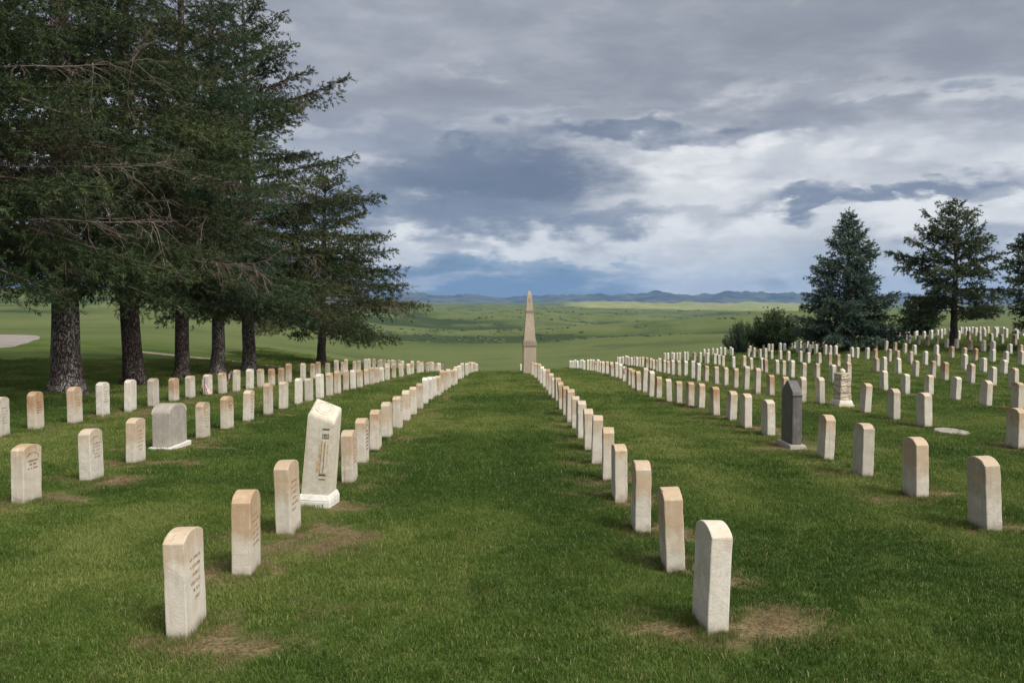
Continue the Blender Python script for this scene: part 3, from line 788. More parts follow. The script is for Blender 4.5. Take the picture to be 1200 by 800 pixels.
def sprays(P, D, g, length, spike_l, spike_w, n_sp, tint):
    """Needle sprays: at every point P with axis D a fan of narrow blades."""
    N = len(P); L = np.full(N, length) * g.uniform(0.75, 1.25, N)
    u = g.random((N, n_sp)) ** 0.8
    base = P[:, None, :] + D[:, None, :] * (u * L[:, None])[:, :, None]
    rad = g.normal(size=(N, n_sp, 3)); rad -= (rad * D[:, None, :]).sum(-1, keepdims=True) * D[:, None, :]
    rad /= np.linalg.norm(rad, axis=-1, keepdims=True) + 1e-9
    ax = D[:, None, :] * g.uniform(0.45, 1.0, (N, n_sp, 1)) + rad * g.uniform(0.5, 0.95, (N, n_sp, 1)); ax /= np.linalg.norm(ax, axis=-1, keepdims=True)
    side = np.cross(ax, g.normal(size=(N, n_sp, 3))); side /= np.linalg.norm(side, axis=-1, keepdims=True) + 1e-9
    sl = spike_l * g.uniform(0.7, 1.3, (N, n_sp, 1)); w = spike_w * 0.5
    a = base - side * w; b = base + side * w; mid = base + ax * sl
    V = np.stack([a, b, mid], 2).reshape(-1, 3)
    Fq = np.arange(len(V)).reshape(-1, 3)
    T = np.repeat(tint, n_sp * 3)
    return V, Fq, T

def conifer(name, base, H, tr, cb, Rm, seed, mats, label, group=None, per_m=7.0, droop=0.22, rise=0.0, sec_gap=0.17, tw_gap=0.085,
            spk=(0.15, 0.10, 0.030, 8), shape='spruce', inner=0.22, lean=(0, 0), bias=(0, 0), ragged=0.2, clump=0.0, low_dens=None, twin=None, floor=0.35):
    g = np.random.default_rng(seed)
    root = empty(name, base); tag(root, label, 'tree', group)
    bark, needles = mats
    # trunk with a flared foot and a wavering line
    zs = np.concatenate([[-0.4, 0, 0.15, 0.4], np.linspace(0.9, H, 22)])
    wob = np.cumsum(g.normal(0, 0.018 * tr / 0.25, (len(zs), 2)), 0); wob[:2] = 0
    ctr = np.stack([wob[:, 0] + lean[0] * zs, wob[:, 1] + lean[1] * zs, zs], 1)
    rr = tr * (np.clip(1 - zs / H, 0, 1) ** 0.85 * 0.97 + 0.03) * (1 + 0.55 * np.exp(-np.maximum(zs, 0) / 0.22))
    v, f = tube(ctr, rr, 22)
    th = np.tile(np.arange(22), len(zs)); jit = 1 + 0.07 * np.sin(th * 2 * np.pi / 22 * 5 + 1.3) * np.exp(-np.repeat(np.maximum(zs, 0), 22) / 0.5) + g.normal(0, 0.018, len(v))
    c = np.repeat(ctr, 22, 0); v = c + (v - c) * jit[:, None]
    tp = Parts(); tp.add((v, f))
    if twin:
        v2, f2 = tube(np.stack([np.linspace(twin[0], twin[0] * 0.5, 8), np.linspace(twin[1], twin[1] * 0.5, 8), np.linspace(-0.3, H * 0.5, 8)], 1), np.linspace(tr * 0.8, 0.03, 8), 14)
        tp.add((v2, f2))
    from_arrays('trunk', *tp.get(), bark, root, smooth=True)
    wood = Parts(); Ps = []; Ds = []; Ts = []
    nb = int((H - cb) * per_m)
    for i in range(nb):
        t = (i + g.random()) / nb; z0 = cb + (H - cb) * t ** 1.08
        t = (z0 - cb) / (H - cb)
        az = i * 2.39996 + g.normal(0, 0.35)
        if shape == 'spruce': prof = (1 - t) ** 0.78 * min(1.0, 0.74 + 2.2 * t)
        elif shape == 'cone': prof = (1 - t) ** 0.93 * min(1.0, 0.85 + 2.0 * t) 
        else: prof = (1 - t ** 1.35) ** 0.95 * min(1.0, 0.62 + 1.6 * t)
        L = Rm * prof * max(0.35, 1 + g.normal(0, ragged)) + 0.12
        L *= 1 + bias[0] * math.cos(az) + bias[1] * math.sin(az)
        pit = (-0.12 + 0.85 * t ** 1.1 + rise) + g.normal(0, 0.10)
        n = 9; s = np.linspace(0, 1, n); dirh = np.array([math.cos(az), math.sin(az)]); perp = np.array([-dirh[1], dirh[0]])
        bend = g.normal(0, 0.10)
        hx = L * s * math.cos(pit * 0.8); swerve = L * bend * s * s
        hz = L * (math.sin(pit) * s - droop * s ** 2 * (1 - 0.6 * t) * 1.5 + droop * 0.75 * s ** 3.2)
        lack = (floor + 0.15) - (z0 + hz[-1])
        if lack > 0: hz = hz + lack * s ** 1.6
        c0 = np.array([np.interp(z0, zs, ctr[:, 0]), np.interp(z0, zs, ctr[:, 1])])
        B = np.stack([c0[0] + dirh[0] * hx + perp[0] * swerve, c0[1] + dirh[1] * hx + perp[1] * swerve, z0 + hz], 1)
        r0 = min(0.05, 0.010 + 0.011 * L)
        wood.add(tube(B, r0 * (1 - 0.85 * s), 4))
        tint_b = g.normal(0.42, 0.16)
        # side shoots
        ss_ = np.arange(inner + g.random() * 0.05, 1.0, sec_gap / max(L, 0.3))
        for s1 in ss_:
            if clump and g.random() < clump * (1.15 - s1): continue
            q = np.array([np.interp(s1, s, B[:, j]) for j in range(3)])
            q2 = np.array([np.interp(min(1, s1 + 0.06), s, B[:, j]) for j in range(3)]); tq = q2 - np.array([np.interp(s1 - 0.02, s, B[:, j]) for j in range(3)])
            tq /= np.linalg.norm(tq) + 1e-9
            for sg in (-1, 1):
                l2 = (0.16 + 0.42 * L * (1 - s1) ** 0.9 * (0.55 + 0.45 * min(1, s1 / 0.4))) * g.uniform(0.65, 1.15)
                l2 = min(l2, 1.25)
                d2 = tq * 0.72 + sg * np.array([perp[0], perp[1], 0]) * g.uniform(0.55, 0.95) + np.array([0, 0, g.normal(-0.20, 0.24)]); d2 /= np.linalg.norm(d2)
                m = max(2, int(l2 / tw_gap)); k_ = np.linspace(0.06, 1.0, m)
                pp = q + d2[None] * (k_ * l2)[:, None] + np.array([0, 0, -1.0])[None] * (0.20 * l2 * k_ ** 2)[:, None]
                pp += g.normal(0, 0.06, pp.shape)
                dd = d2[None] + g.normal(0, 0.42, (m, 3)) + np.array([0, 0, -0.05])
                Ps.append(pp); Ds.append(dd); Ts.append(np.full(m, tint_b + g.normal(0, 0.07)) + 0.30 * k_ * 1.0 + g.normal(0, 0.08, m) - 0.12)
        m = max(2, int(L * (1 - inner) / tw_gap)); k_ = np.linspace(inner, 1, m)
        pp = np.stack([np.interp(k_, s, B[:, j]) for j in range(3)], 1); dd = np.tile(np.array([dirh[0], dirh[1], 0.1]), (m, 1)) + g.normal(0, 0.4, (m, 3))
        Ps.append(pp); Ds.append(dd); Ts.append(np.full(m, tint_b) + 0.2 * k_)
    P = np.concatenate(Ps); D = np.concatenate(Ds); T = np.concatenate(Ts); D /= np.linalg.norm(D, axis=1)[:, None]
    if low_dens:                                        # thin what only casts shade high above the frame
        keep = (P[:, 2] < low_dens) | (g.random(len(P)) < 0.45); P, D, T = P[keep], D[keep], T[keep]
    lowest = ground_z(P[:, 0] + base.x, P[:, 1] + base.y) - base.z + floor
    keep = P[:, 2] > lowest; P, D, T = P[keep], D[keep], T[keep]
    V, Fq, TT = sprays(P, D, g, *spk, T)
    wv, wf = wood.get(); wt = np.concatenate([wf[:, [0, 1, 2]], wf[:, [0, 2, 3]]])
    nV = len(V); V = np.concatenate([V, wv]); Fa = np.concatenate([Fq, wt + nV]); mi = np.concatenate([np.zeros(len(Fq)), np.ones(len(wt))])
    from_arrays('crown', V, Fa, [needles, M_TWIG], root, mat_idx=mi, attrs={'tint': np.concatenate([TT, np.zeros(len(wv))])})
    return root

def dead_branch(root, z0, az, L, seed, pit=0.05, sag=0.25, r=0.022, twigs=16, mat=None):
    """A bare grey bough with its twigs."""
    g = np.random.default_rng(seed); pr = Parts()
    n = 12; s = np.linspace(0, 1, n); dh = np.array([math.cos(az), math.sin(az)])
    B = np.stack([dh[0] * L * s, dh[1] * L * s, z0 + L * (pit * s - sag * s ** 2 + 0.5 * sag * s ** 4)], 1) + np.cumsum(g.normal(0, 0.018, (n, 3)), 0)
    pr.add(tube(B, r * (1 - 0.82 * s), 5))
    def sub(P0, d, l, r1, depth):
        m = 6; k_ = np.linspace(0, 1, m); q = P0 + d[None] * (k_ * l)[:, None] + np.array([0, 0, -0.25 * l])[None] * (k_ ** 2)[:, None] + np.cumsum(g.normal(0, 0.02 * l, (m, 3)), 0)
        pr.add(tube(q, r1 * (1 - 0.75 * k_), 3))
        if depth:
            for _ in range(g.integers(2, 5)):
                i = g.integers(1, m); d3 = d + g.normal(0, 0.55, 3); sub(q[i], d3 / np.linalg.norm(d3), l * g.uniform(0.3, 0.55), r1 * 0.6, depth - 1)
    for _ in range(twigs):
        i = g.integers(3, n); d = np.array([dh[0], dh[1], 0]) * 0.7 + g.normal(0, 0.5, 3); d /= np.linalg.norm(d)
        sub(B[i], d, g.uniform(0.25, 0.75) * min(1, L / 2.5), r * 0.42, 2)
    from_arrays('dead_branch', *pr.get(), mat or M_DEAD, root, smooth=True)

N_DARK = mat_needles('dark_spruce_needles', (0.018, 0.034, 0.013), (0.042, 0.066, 0.025), (0.098, 0.122, 0.048), brown=(0.068, 0.050, 0.034))
N_OLIVE = mat_needles('olive_spruce_needles', (0.022, 0.035, 0.013), (0.050, 0.067, 0.024), (0.108, 0.122, 0.048), brown=(0.072, 0.054, 0.036))
N_GREEN = mat_needles('green_spruce_needles', (0.018, 0.038, 0.017), (0.040, 0.072, 0.032), (0.090, 0.128, 0.062), brown=(0.068, 0.054, 0.038))
N_BLUE = mat_needles('blue_spruce_needles', (0.030, 0.057, 0.041), (0.070, 0.108, 0.080), (0.158, 0.205, 0.156))
N_PINE = mat_needles('pine_needles', (0.032, 0.050, 0.022), (0.066, 0.088, 0.042), (0.125, 0.148, 0.078))
N_JUNI = mat_needles('juniper_needles', (0.018, 0.036, 0.013), (0.034, 0.058, 0.020), (0.062, 0.088, 0.032))

GT = 'old spruces lining the left of the graves'
SP = (0.19, 0.095, 0.019, 15)
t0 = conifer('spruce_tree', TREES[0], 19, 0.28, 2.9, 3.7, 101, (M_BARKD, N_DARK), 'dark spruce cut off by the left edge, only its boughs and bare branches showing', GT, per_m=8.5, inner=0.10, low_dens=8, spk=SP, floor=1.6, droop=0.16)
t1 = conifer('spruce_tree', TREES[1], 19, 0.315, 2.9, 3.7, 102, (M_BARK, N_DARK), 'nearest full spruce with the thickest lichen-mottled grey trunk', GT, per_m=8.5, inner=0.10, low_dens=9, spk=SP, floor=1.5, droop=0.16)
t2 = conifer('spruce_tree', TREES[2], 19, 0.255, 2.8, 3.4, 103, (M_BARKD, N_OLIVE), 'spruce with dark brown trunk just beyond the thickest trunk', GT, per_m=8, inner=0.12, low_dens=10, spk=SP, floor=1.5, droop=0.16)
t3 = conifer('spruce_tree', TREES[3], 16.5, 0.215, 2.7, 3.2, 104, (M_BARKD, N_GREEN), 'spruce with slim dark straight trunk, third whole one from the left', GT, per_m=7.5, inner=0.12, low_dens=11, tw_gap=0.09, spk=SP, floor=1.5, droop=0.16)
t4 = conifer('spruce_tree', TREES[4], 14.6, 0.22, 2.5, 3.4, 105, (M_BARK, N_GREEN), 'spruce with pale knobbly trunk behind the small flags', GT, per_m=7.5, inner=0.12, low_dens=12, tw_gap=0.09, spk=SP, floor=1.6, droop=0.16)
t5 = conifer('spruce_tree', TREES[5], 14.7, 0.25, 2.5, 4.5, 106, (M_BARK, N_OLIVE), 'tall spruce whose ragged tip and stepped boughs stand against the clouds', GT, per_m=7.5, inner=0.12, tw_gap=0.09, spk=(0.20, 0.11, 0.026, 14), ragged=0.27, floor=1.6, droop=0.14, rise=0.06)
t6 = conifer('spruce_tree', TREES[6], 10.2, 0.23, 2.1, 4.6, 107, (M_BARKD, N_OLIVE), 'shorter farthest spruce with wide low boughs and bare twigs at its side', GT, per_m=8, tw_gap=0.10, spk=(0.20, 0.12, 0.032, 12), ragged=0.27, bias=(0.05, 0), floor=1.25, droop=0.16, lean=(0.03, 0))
for rt, lst in ((t0, [(3.4, 0.18, 4.2), (4.3, 0.10, 3.9), (5.9, -0.1, 3.8)]), (t1, [(4.2, -0.5, 3.6), (5.6, -0.9, 3.4)]),
                (t2, [(4.1, -0.7, 3.9), (3.2, -0.3, 4.0)]), (t3, [(3.4, -0.75, 3.6), (4.6, -0.5, 3.3)]), (t4, [(3.2, -0.8, 3.5)]), (t5, [(4.2, -0.6, 4.2), (6.2, -0.9, 3.9)]),
                (t6, [(3.4, 0.05, 5.0), (4.1, 0.15, 4.6), (4.7, -0.1, 4.2), (3.0, -0.2, 4.4)])):
    for i, (z, az, L) in enumerate(lst):
        dead_branch(rt, z, az, L, 300 + i * 7 + int(L * 100), pit=0.10 if rt is not t6 else 0.02, sag=0.18 if rt is not t6 else 0.04, r=0.021 if rt is not t6 else 0.028, twigs=26)

# right-hand trees
P_BLUE = at(991, 411); P_PINE = at(1117, 405.5); P_EDGE = at(1252, 410); P_SMALL = at(1076, 396)
b_t = conifer('spruce_tree', P_BLUE, 158 * P_BLUE.y / F_PX, 0.22, 0.6, 3.35, 201, (M_BARKD, N_BLUE), 'dense blue-green spruce, a full cone, standing among the headstones', None,
              per_m=17, tw_gap=0.11, sec_gap=0.2, spk=(0.22, 0.14, 0.042, 12), shape='cone', rise=0.22, droop=0.16, inner=0.25, ragged=0.12, twin=(-0.75, 0.1))
b_p = conifer('pine_tree', P_PINE, 167 * P_PINE.y / F_PX, 0.22, 1.9, 3.2, 202, (M_BARKD, N_PINE), 'open ragged pine with bare lower trunk rising from the far graves', None,
              per_m=12, tw_gap=0.10, sec_gap=0.17, spk=(0.20, 0.15, 0.040, 12), shape='pine', rise=0.18, droop=0.12, inner=0.24, ragged=0.28, clump=0.40, floor=1.5)
b_e = conifer('pine_tree', P_EDGE, 9.6, 0.25, 1.2, 3.0, 203, (M_BARKD, N_PINE), 'conifer cut off by the right edge, only its outer boughs showing', None,
              per_m=13, tw_gap=0.10, sec_gap=0.18, spk=(0.20, 0.17, 0.060, 8), shape='pine', rise=0.1, droop=0.15, inner=0.22, ragged=0.24, clump=0.25, floor=0.8)
b_s = conifer('pine_tree', P_SMALL, 46 * P_SMALL.y / F_PX, 0.11, 0.45, 2.0, 204, (M_BARKD, N_JUNI), 'small bushy young pine between the blue-green spruce and open pine', None,
              per_m=26, tw_gap=0.11, sec_gap=0.2, spk=(0.20, 0.16, 0.065, 8), shape='pine', rise=0.25, droop=0.1, inner=0.2, ragged=0.16)

def juniper(base, h, r, seed, label):
    g = np.random.default_rng(seed); root = empty('juniper_shrub', base); tag(root, label, 'shrub', None)
    wood = Parts(); Ps = []; Ds = []; Ts = []
    for i in range(70):
        az = g.random() * 6.283; rad = r * math.sqrt(g.random()) * 1.05; top = h * (1 - 0.62 * (rad / r) ** 2.2) * g.uniform(0.82, 1.05)
        e = np.array([math.cos(az) * rad, math.sin(az) * rad, max(0.4, top)]); s0 = np.array([math.cos(az) * rad * 0.12, math.sin(az) * rad * 0.12, -0.1])
        k_ = np.linspace(0, 1, 7); mid = np.array([e[0] * 0.75, e[1] * 0.75, e[2] * 0.3])
        B = (1 - k_)[:, None] ** 2 * s0 + 2 * ((1 - k_) * k_)[:, None] * mid + (k_ ** 2)[:, None] * e
        wood.add(tube(B, 0.03 * (1 - 0.85 * k_), 4)); tb = g.normal(0.42, 0.17)
        m = int(np.linalg.norm(e) / 0.035); q = np.linspace(0.12, 1, m)
        pp = np.stack([np.interp(q, k_, B[:, j]) for j in range(3)], 1) + g.normal(0, 0.13, (m, 3))
        Ps.append(pp); Ds.append(np.array([math.cos(az) * 0.35, math.sin(az) * 0.35, 0.8]) + g.normal(0, 0.4, (m, 3))); Ts.append(tb + 0.35 * (q - 0.5) + g.normal(0, 0.08, m))
    P = np.concatenate(Ps); D = np.concatenate(Ds); T = np.concatenate(Ts); D /= np.linalg.norm(D, axis=1)[:, None]
    k_ = P[:, 2] > 0.02; P, D, T = P[k_], D[k_], T[k_]
    V, Fq, TT = sprays(P, D, g, 0.2, 0.14, 0.045, 8, T)
    from_arrays('foliage', V, Fq, N_JUNI, root, attrs={'tint': TT}); from_arrays('stem', *wood.get(), M_TWIG, root, smooth=True)
q = at(868, 413.5); juniper(q, 38 * q.y / F_PX, 21 * q.y / F_PX, 41, 'rounded dark juniper shrub, the outer one of the pair beside the blue-green spruce')
q = at(907, 412); juniper(q, 49 * q.y / F_PX, 31 * q.y / F_PX, 42, 'taller wider juniper shrub tucked against the blue-green spruce')

# ------------------------------------------------------------------ headstones
def stone_mesh(i):
    g = random.Random(40 + i)
    w, t, h, arc = 0.285 + g.uniform(-0.012, 0.012), 0.122 + g.uniform(-0.006, 0.006), 0.60, 0.055 + g.uniform(-0.012, 0.01)
    prof = [(-w / 2, -0.2), (w / 2, -0.2)]
    for j in range(11):
        a = j / 10; u = w / 2 - w * a; prof.append((u, h - arc + arc * (1 - (2 * a - 1) ** 2) ** 0.8))
    bm = prism_bm(prof, 'x', t, 0.007, 2)
    # old hand-dressed faces: cut the long faces and let them waver, chip an edge here and there
    for z in (0.0, 0.09, 0.18, 0.27, 0.36, 0.45):
        bmesh.ops.bisect_plane(bm, geom=bm.verts[:] + bm.edges[:] + bm.faces[:], plane_co=(0, 0, z), plane_no=(0, 0, 1))
    for v in bm.verts:
        if v.co.z > -0.1:
            n = Vector((float(vnoise(np.array(v.co.y * 14 + i * 9), np.array(v.co.z * 11))) - 0.5, float(vnoise(np.array(v.co.x * 14 + i * 5 + 30), np.array(v.co.z * 12 + 7))) - 0.5, 0))
            v.co += n * 0.0045
            if g.random() < 0.04: v.co *= 0.985
    me = bpy.data.meshes.new('headstone'); bm.to_mesh(me); bm.free(); me.materials.append(M_MARBLE)
    return me, w, t
STONE = [stone_mesh(i) for i in range(8)]

def strokes(rows, w, y0, z0, face, g, rows_h=0.05, shield=True, size=0.021):
    """Worn, no longer legible cut marks: an arc of a recessed shield and rows of short strokes, on the +x face."""
    bm = bmesh.new()
    def bar(y, z, ly, lz, rot=0.0):
        c, s = math.cos(rot), math.sin(rot); t = 0.0012
        vs = []
        for x in (face - 0.004, face + t):
            for a, b in ((-ly, -lz), (ly, -lz), (ly, lz), (-ly, lz)):
                vs.append(bm.verts.new((x, y + a / 2 * c - b / 2 * s, z + a / 2 * s + b / 2 * c)))
        bm.faces.new(vs[4:])
        for q in range(4): bm.faces.new((vs[q], vs[(q + 1) % 4], vs[4 + (q + 1) % 4], vs[4 + q]))
    if shield:
        n = 18
        for j in range(n):
            a = math.pi * (j / n); y = 0.088 * math.cos(a); z = z0 + 0.055 * math.sin(a) ** 0.8 - 0.01
            bar(y, z, 0.017, 0.0032, -a + math.pi / 2 + math.pi)
    for r_ in range(rows):
        z = z0 - 0.035 - r_ * rows_h; width = g.uniform(0.10, 0.18); n = int(width / (size * 0.62))
        for j in range(n):
            if g.random() < 0.14: continue
            y = y0 - width / 2 + (j + 0.5) * width / n
            hgt = size * g.uniform(0.75, 1.0); typ = g.random()
            bar(y - 0.003, z, 0.0026, hgt)
            if typ < 0.5: bar(y + 0.004, z + g.choice((-1, 0, 1)) * hgt * 0.38, 0.009, 0.0026)
            if typ > 0.4: bar(y + 0.006, z, 0.0026, hgt * g.uniform(0.5, 1.0), g.uniform(-0.5, 0.5))
    return bm

ONES = ['', 'first', 'second', 'third', 'fourth', 'fifth', 'sixth', 'seventh', 'eighth', 'ninth', 'tenth', 'eleventh', 'twelfth', 'thirteenth',
        'fourteenth', 'fifteenth', 'sixteenth', 'seventeenth', 'eighteenth', 'nineteenth']
TENS = {2: ('twentieth', 'twenty'), 3: ('thirtieth', 'thirty'), 4: ('fortieth', 'forty'), 5: ('fiftieth', 'fifty')}
def ordinal(n):
    if n < 20: return ONES[n]
    t, o = divmod(n, 10); return TENS[t][0] if o == 0 else TENS[t][1] + '-' + ONES[o]
ROWNAME = {'L1': "from the front along the aisle's left edge", 'L2': 'from the front in the row of the rounded grey monument',
           'L3': 'from the front in the row beside the spruce trunks', 'R1': "from the front along the aisle's right edge",
           'R2': 'from the front in the row of the dark pointed monument', 'R3': 'from the front in the row of the carved cream monument'}
SPECIAL = {('L1', 1): 'pale chipped headstone, nearest of all, at the bottom left of the lawn', ('L1', 2): 'tan headstone with worn lettering, second along the aisle\'s left edge',
           ('L1', 3): 'tan headstone directly in front of the tall leaning white monument', ('L1', 4): 'short tan headstone standing right behind the leaning white monument',
           ('L2', 1): 'rust-topped headstone with carved lines at the photo\'s left edge', ('L2', 2): 'tan headstone with carved bands, second in the rounded grey monument\'s row',
           ('L2', 3): 'narrow tan headstone just before the rounded grey monument', ('L2', 4): 'rust-topped headstone just beyond the rounded grey monument',
           ('R1', 1): 'clean white headstone, nearest of the row on the right of the aisle', ('R2', 1): 'broad tan headstone nearest the lower right corner of the photo',
           ('R2', 4): 'tan headstone just in front of the dark pointed monument', ('R2', 5): 'pale headstone just behind the dark pointed monument',
           ('L3', 9): 'pale headstone with a striped flag hanging down its front', ('L3', 10): 'rust-topped headstone with a flag flying out beside it',
           ('L3', 11): 'tan headstone with a furled flag across its upper face', ('L3', 1): 'pale headstone cut off by the left edge beside the spruces',
           ('alone', 1): 'small lone white headstone at the foot of the obelisk, away from the row',
           ('R3', 1): 'tan headstone cut off by the right edge behind the flat ground marker', ('R3', 2): 'tan headstone just beyond the flat ground marker',
           ('R3', 4): 'tan headstone just in front of the carved cream monument', ('R3', 5): 'pale headstone just behind the carved cream monument'}

by_row = {}
for s in sorted(stones, key=lambda q: q['y']): by_row.setdefault(s['row'], []).append(s)
for rname, lst in by_row.items():
    for i, s in enumerate(lst): s['k'] = i + 1
order = sorted(stones, key=lambda q: q['y'])
solo, rest = order[:300], order[300:]
GRP = 'marble headstones standing in long rows'
stone_obj = {}
for s in solo:
    vi = random.randrange(8); me, w, t = STONE[vi]
    o = bpy.data.objects.new('headstone', me); COL.objects.link(o)
    o.location = (s['x'], s['y'], gz(s['x'], s['y']) - 0.004)
    o.rotation_euler = (R(random.gauss(0, 0.9)), R(random.gauss(0, 1.1)), R(random.gauss(0, 1.6) + (6.5 if (s['row'], s['k']) == ('R1', 1) else 0)))
    o.scale = (random.uniform(0.96, 1.05), random.uniform(0.96, 1.05), s['h'] / 0.60)
    c = TONES[s['tone']]; o.color = (min(1, max(0, c[0] + random.gauss(0, 0.10))), c[1] + random.gauss(0, 0.04), max(0, c[2] + random.gauss(0, 0.06)), 1)
    if (s['row'], s['k']) in SPECIAL: lab = SPECIAL[(s['row'], s['k'])]
    elif s['row'] in ROWNAME: lab = '%s headstone, %s %s' % (WORD[s['tone']], ordinal(s['k']), ROWNAME[s['row']])
    else: lab = "%s headstone, %s from photo's right edge in %s row right of aisle" % (WORD[s['tone']].replace('bluish ', ''), ordinal(s['k']), ordinal(int(s['row'][1:])))
    tag(o, lab, 'headstone', GRP); stone_obj[(s['row'], s['k'])] = o
    if s['row'][0] == 'L' and s['y'] < 16:
        g = random.Random(int(s['y'] * 97))
        bm = strokes(g.randint(3, 6), w, 0.0, 0.47, t / 2 + 0.0015, g, rows_h=g.uniform(0.036, 0.05), shield=g.random() < 0.6)
        from_bm('inscription', bm, g.choice((M_WORN, M_WORN, M_WORN, M_RUSTCUT)), o)
# the rest of the field, too many and too small to tell apart
if rest:
    V = []; Fc = []; n = 0
    tri = []
    for me, w, t in STONE[:4]:
        me.calc_loop_triangles(); tri.append((np.array([v.co[:] for v in me.vertices]), np.array([l.vertices[:] for l in me.loop_triangles])))
    for s in rest:
        v, f = random.choice(tri); a = random.gauss(0, 0.03); c_, s_ = math.cos(a), math.sin(a)
        v = v * np.array([1, 1, s['h'] / 0.6]); v = np.stack([v[:, 0] * c_ - v[:, 1] * s_, v[:, 0] * s_ + v[:, 1] * c_, v[:, 2]], 1)
        V.append(v + np.array([s['x'], s['y'], gz(s['x'], s['y'])])); Fc.append(f + n); n += len(v)
    m2, k2, b2 = material('far_headstone_marble'); geo = k2.new('ShaderNodeNewGeometry')
    k2.l.new(k2.mix(geo.outputs['Random Per Island'], (0.66, 0.645, 0.60), (0.50, 0.43, 0.33)), b2.inputs['Base Color']); b2.inputs['Roughness'].default_value = 0.85
    o = from_arrays('far_headstones', np.concatenate(V), np.concatenate(Fc), m2)
    tag(o, 'crowd of tiny pale headstones over the far end of the field', 'headstones', kind='stuff')

# ------------------------------------------------------------------ monuments
def leaning_monument():
    root = empty('leaning_monument', P_LEAN + Vector((0, 0, -0.02)), R(-4)); tag(root, 'tall white monument leaning over on its plinth in the row left of the aisle', 'monument')
    root.rotation_euler = (R(1), R(2.0), R(-6))
    from_bm('plinth', box_bm(0.31, 0.30, -0.15, 0.085, 0.012), M_PALEBASE, root)
    m = box_bm(0.31, 0.30, 0.0855, 0.135, 0.006, (0.275, 0.255)); from_bm('plinth_moulding', m, M_PALEBASE, root)
    bm = bmesh.new()
    b = [(-0.128, -0.115, 0.137), (0.128, -0.115, 0.137), (0.128, 0.115, 0.137), (-0.128, 0.115, 0.137)]
    lx = 0.045
    tq = [(-0.124 + lx, -0.105, 0.895), (0.120 + lx, -0.105, 0.815), (0.120 + lx + 0.006, 0.105, 0.93), (-0.118 + lx, 0.105, 1.01)]
    v = [bm.verts.new(q) for q in b + tq]
    for f in ((3, 2, 1, 0), (4, 5, 6, 7), (0, 1, 5, 4), (1, 2, 6, 5), (2, 3, 7, 6), (3, 0, 4, 7)): bm.faces.new([v[i] for i in f])
    es = [e for e in bm.edges if all(x.co.z > 0.7 for x in e.verts)]; es2 = [e for e in bm.edges if e not in es]
    bmesh.ops.bevel(bm, geom=es, offset=0.042, segments=5, affect='EDGES', profile=0.55)
    sh = from_bm('shaft', bm, M_WHITE, root)
    # oval wreath lightly carved on the sloping top, the sunk panel and its worn relief on the near face
    o_, ux, uy = Vector(tq[0]), (Vector(tq[1]) - Vector(tq[0])), (Vector(tq[3]) - Vector(tq[0])); nn = ux.cross(uy).normalized()
    pr = Parts(); an = np.linspace(0, 2 * np.pi, 40)
    for rr_, th in ((0.33, 0.004), (0.22, 0.003)):
        pts = [o_ + ux * (0.5 + rr_ * 1.05 * math.cos(a)) + uy * (0.5 + rr_ * math.sin(a)) + nn * 0.001 for a in an]
        pr.add(tube([q[:] for q in pts], [th] * 40, 5))
    from_arrays('wreath_carving', *pr.get(), M_WHITE, sh, smooth=True)
    def on_face(u, z): # near face, u across 0..1, z height
        t = (z - 0.137) / (0.85 - 0.137); x0 = -0.128 + t * (0.004 + lx); x1 = 0.128 + t * (-0.008 + lx)
        return Vector((x0 + (x1 - x0) * u, -0.115 + t * 0.010 - 0.0, z))
    def plate(lst, name, mat, proud):
        bm = bmesh.new()
        for (u0, u1, z0, z1) in lst:
            a = [on_face(u0, z0), on_face(u1, z0), on_face(u1, z1), on_face(u0, z1)]
            f = [bm.verts.new(q + Vector((0, -proud, 0))) for q in a]; r_ = [bm.verts.new(q + Vector((0, 0.004, 0))) for q in a]
            bm.faces.new(f)
            for i in range(4): bm.faces.new((f[i], r_[i], r_[(i + 1) % 4], f[(i + 1) % 4]))
        bmesh.ops.recalc_face_normals(bm, faces=bm.faces)
        return from_bm(name, bm, mat, sh)
    plate([(0.60, 0.86, 0.735, 0.747), (0.58, 0.84, 0.312, 0.324), (0.60, 0.83, 0.275, 0.283), (0.62, 0.86, 0.655, 0.662), (0.62, 0.64, 0.66, 0.70), (0.82, 0.845, 0.66, 0.70),
           (0.66, 0.80, 0.690, 0.696), (0.68, 0.71, 0.668, 0.69), (0.74, 0.77, 0.668, 0.688)], 'carved_lines', M_CARVE, 0.0022)
    plate([(0.64, 0.70, 0.335, 0.645), (0.76, 0.82, 0.335, 0.645)], 'carved_column', M_WHITE, 0.010)
    plate([(0.52, 0.60, 0.34, 0.60), (0.71, 0.745, 0.345, 0.62), (0.83, 0.87, 0.40, 0.62), (0.47, 0.50, 0.345, 0.45)], 'rust_streaks', M_STAIN, 0.0012)

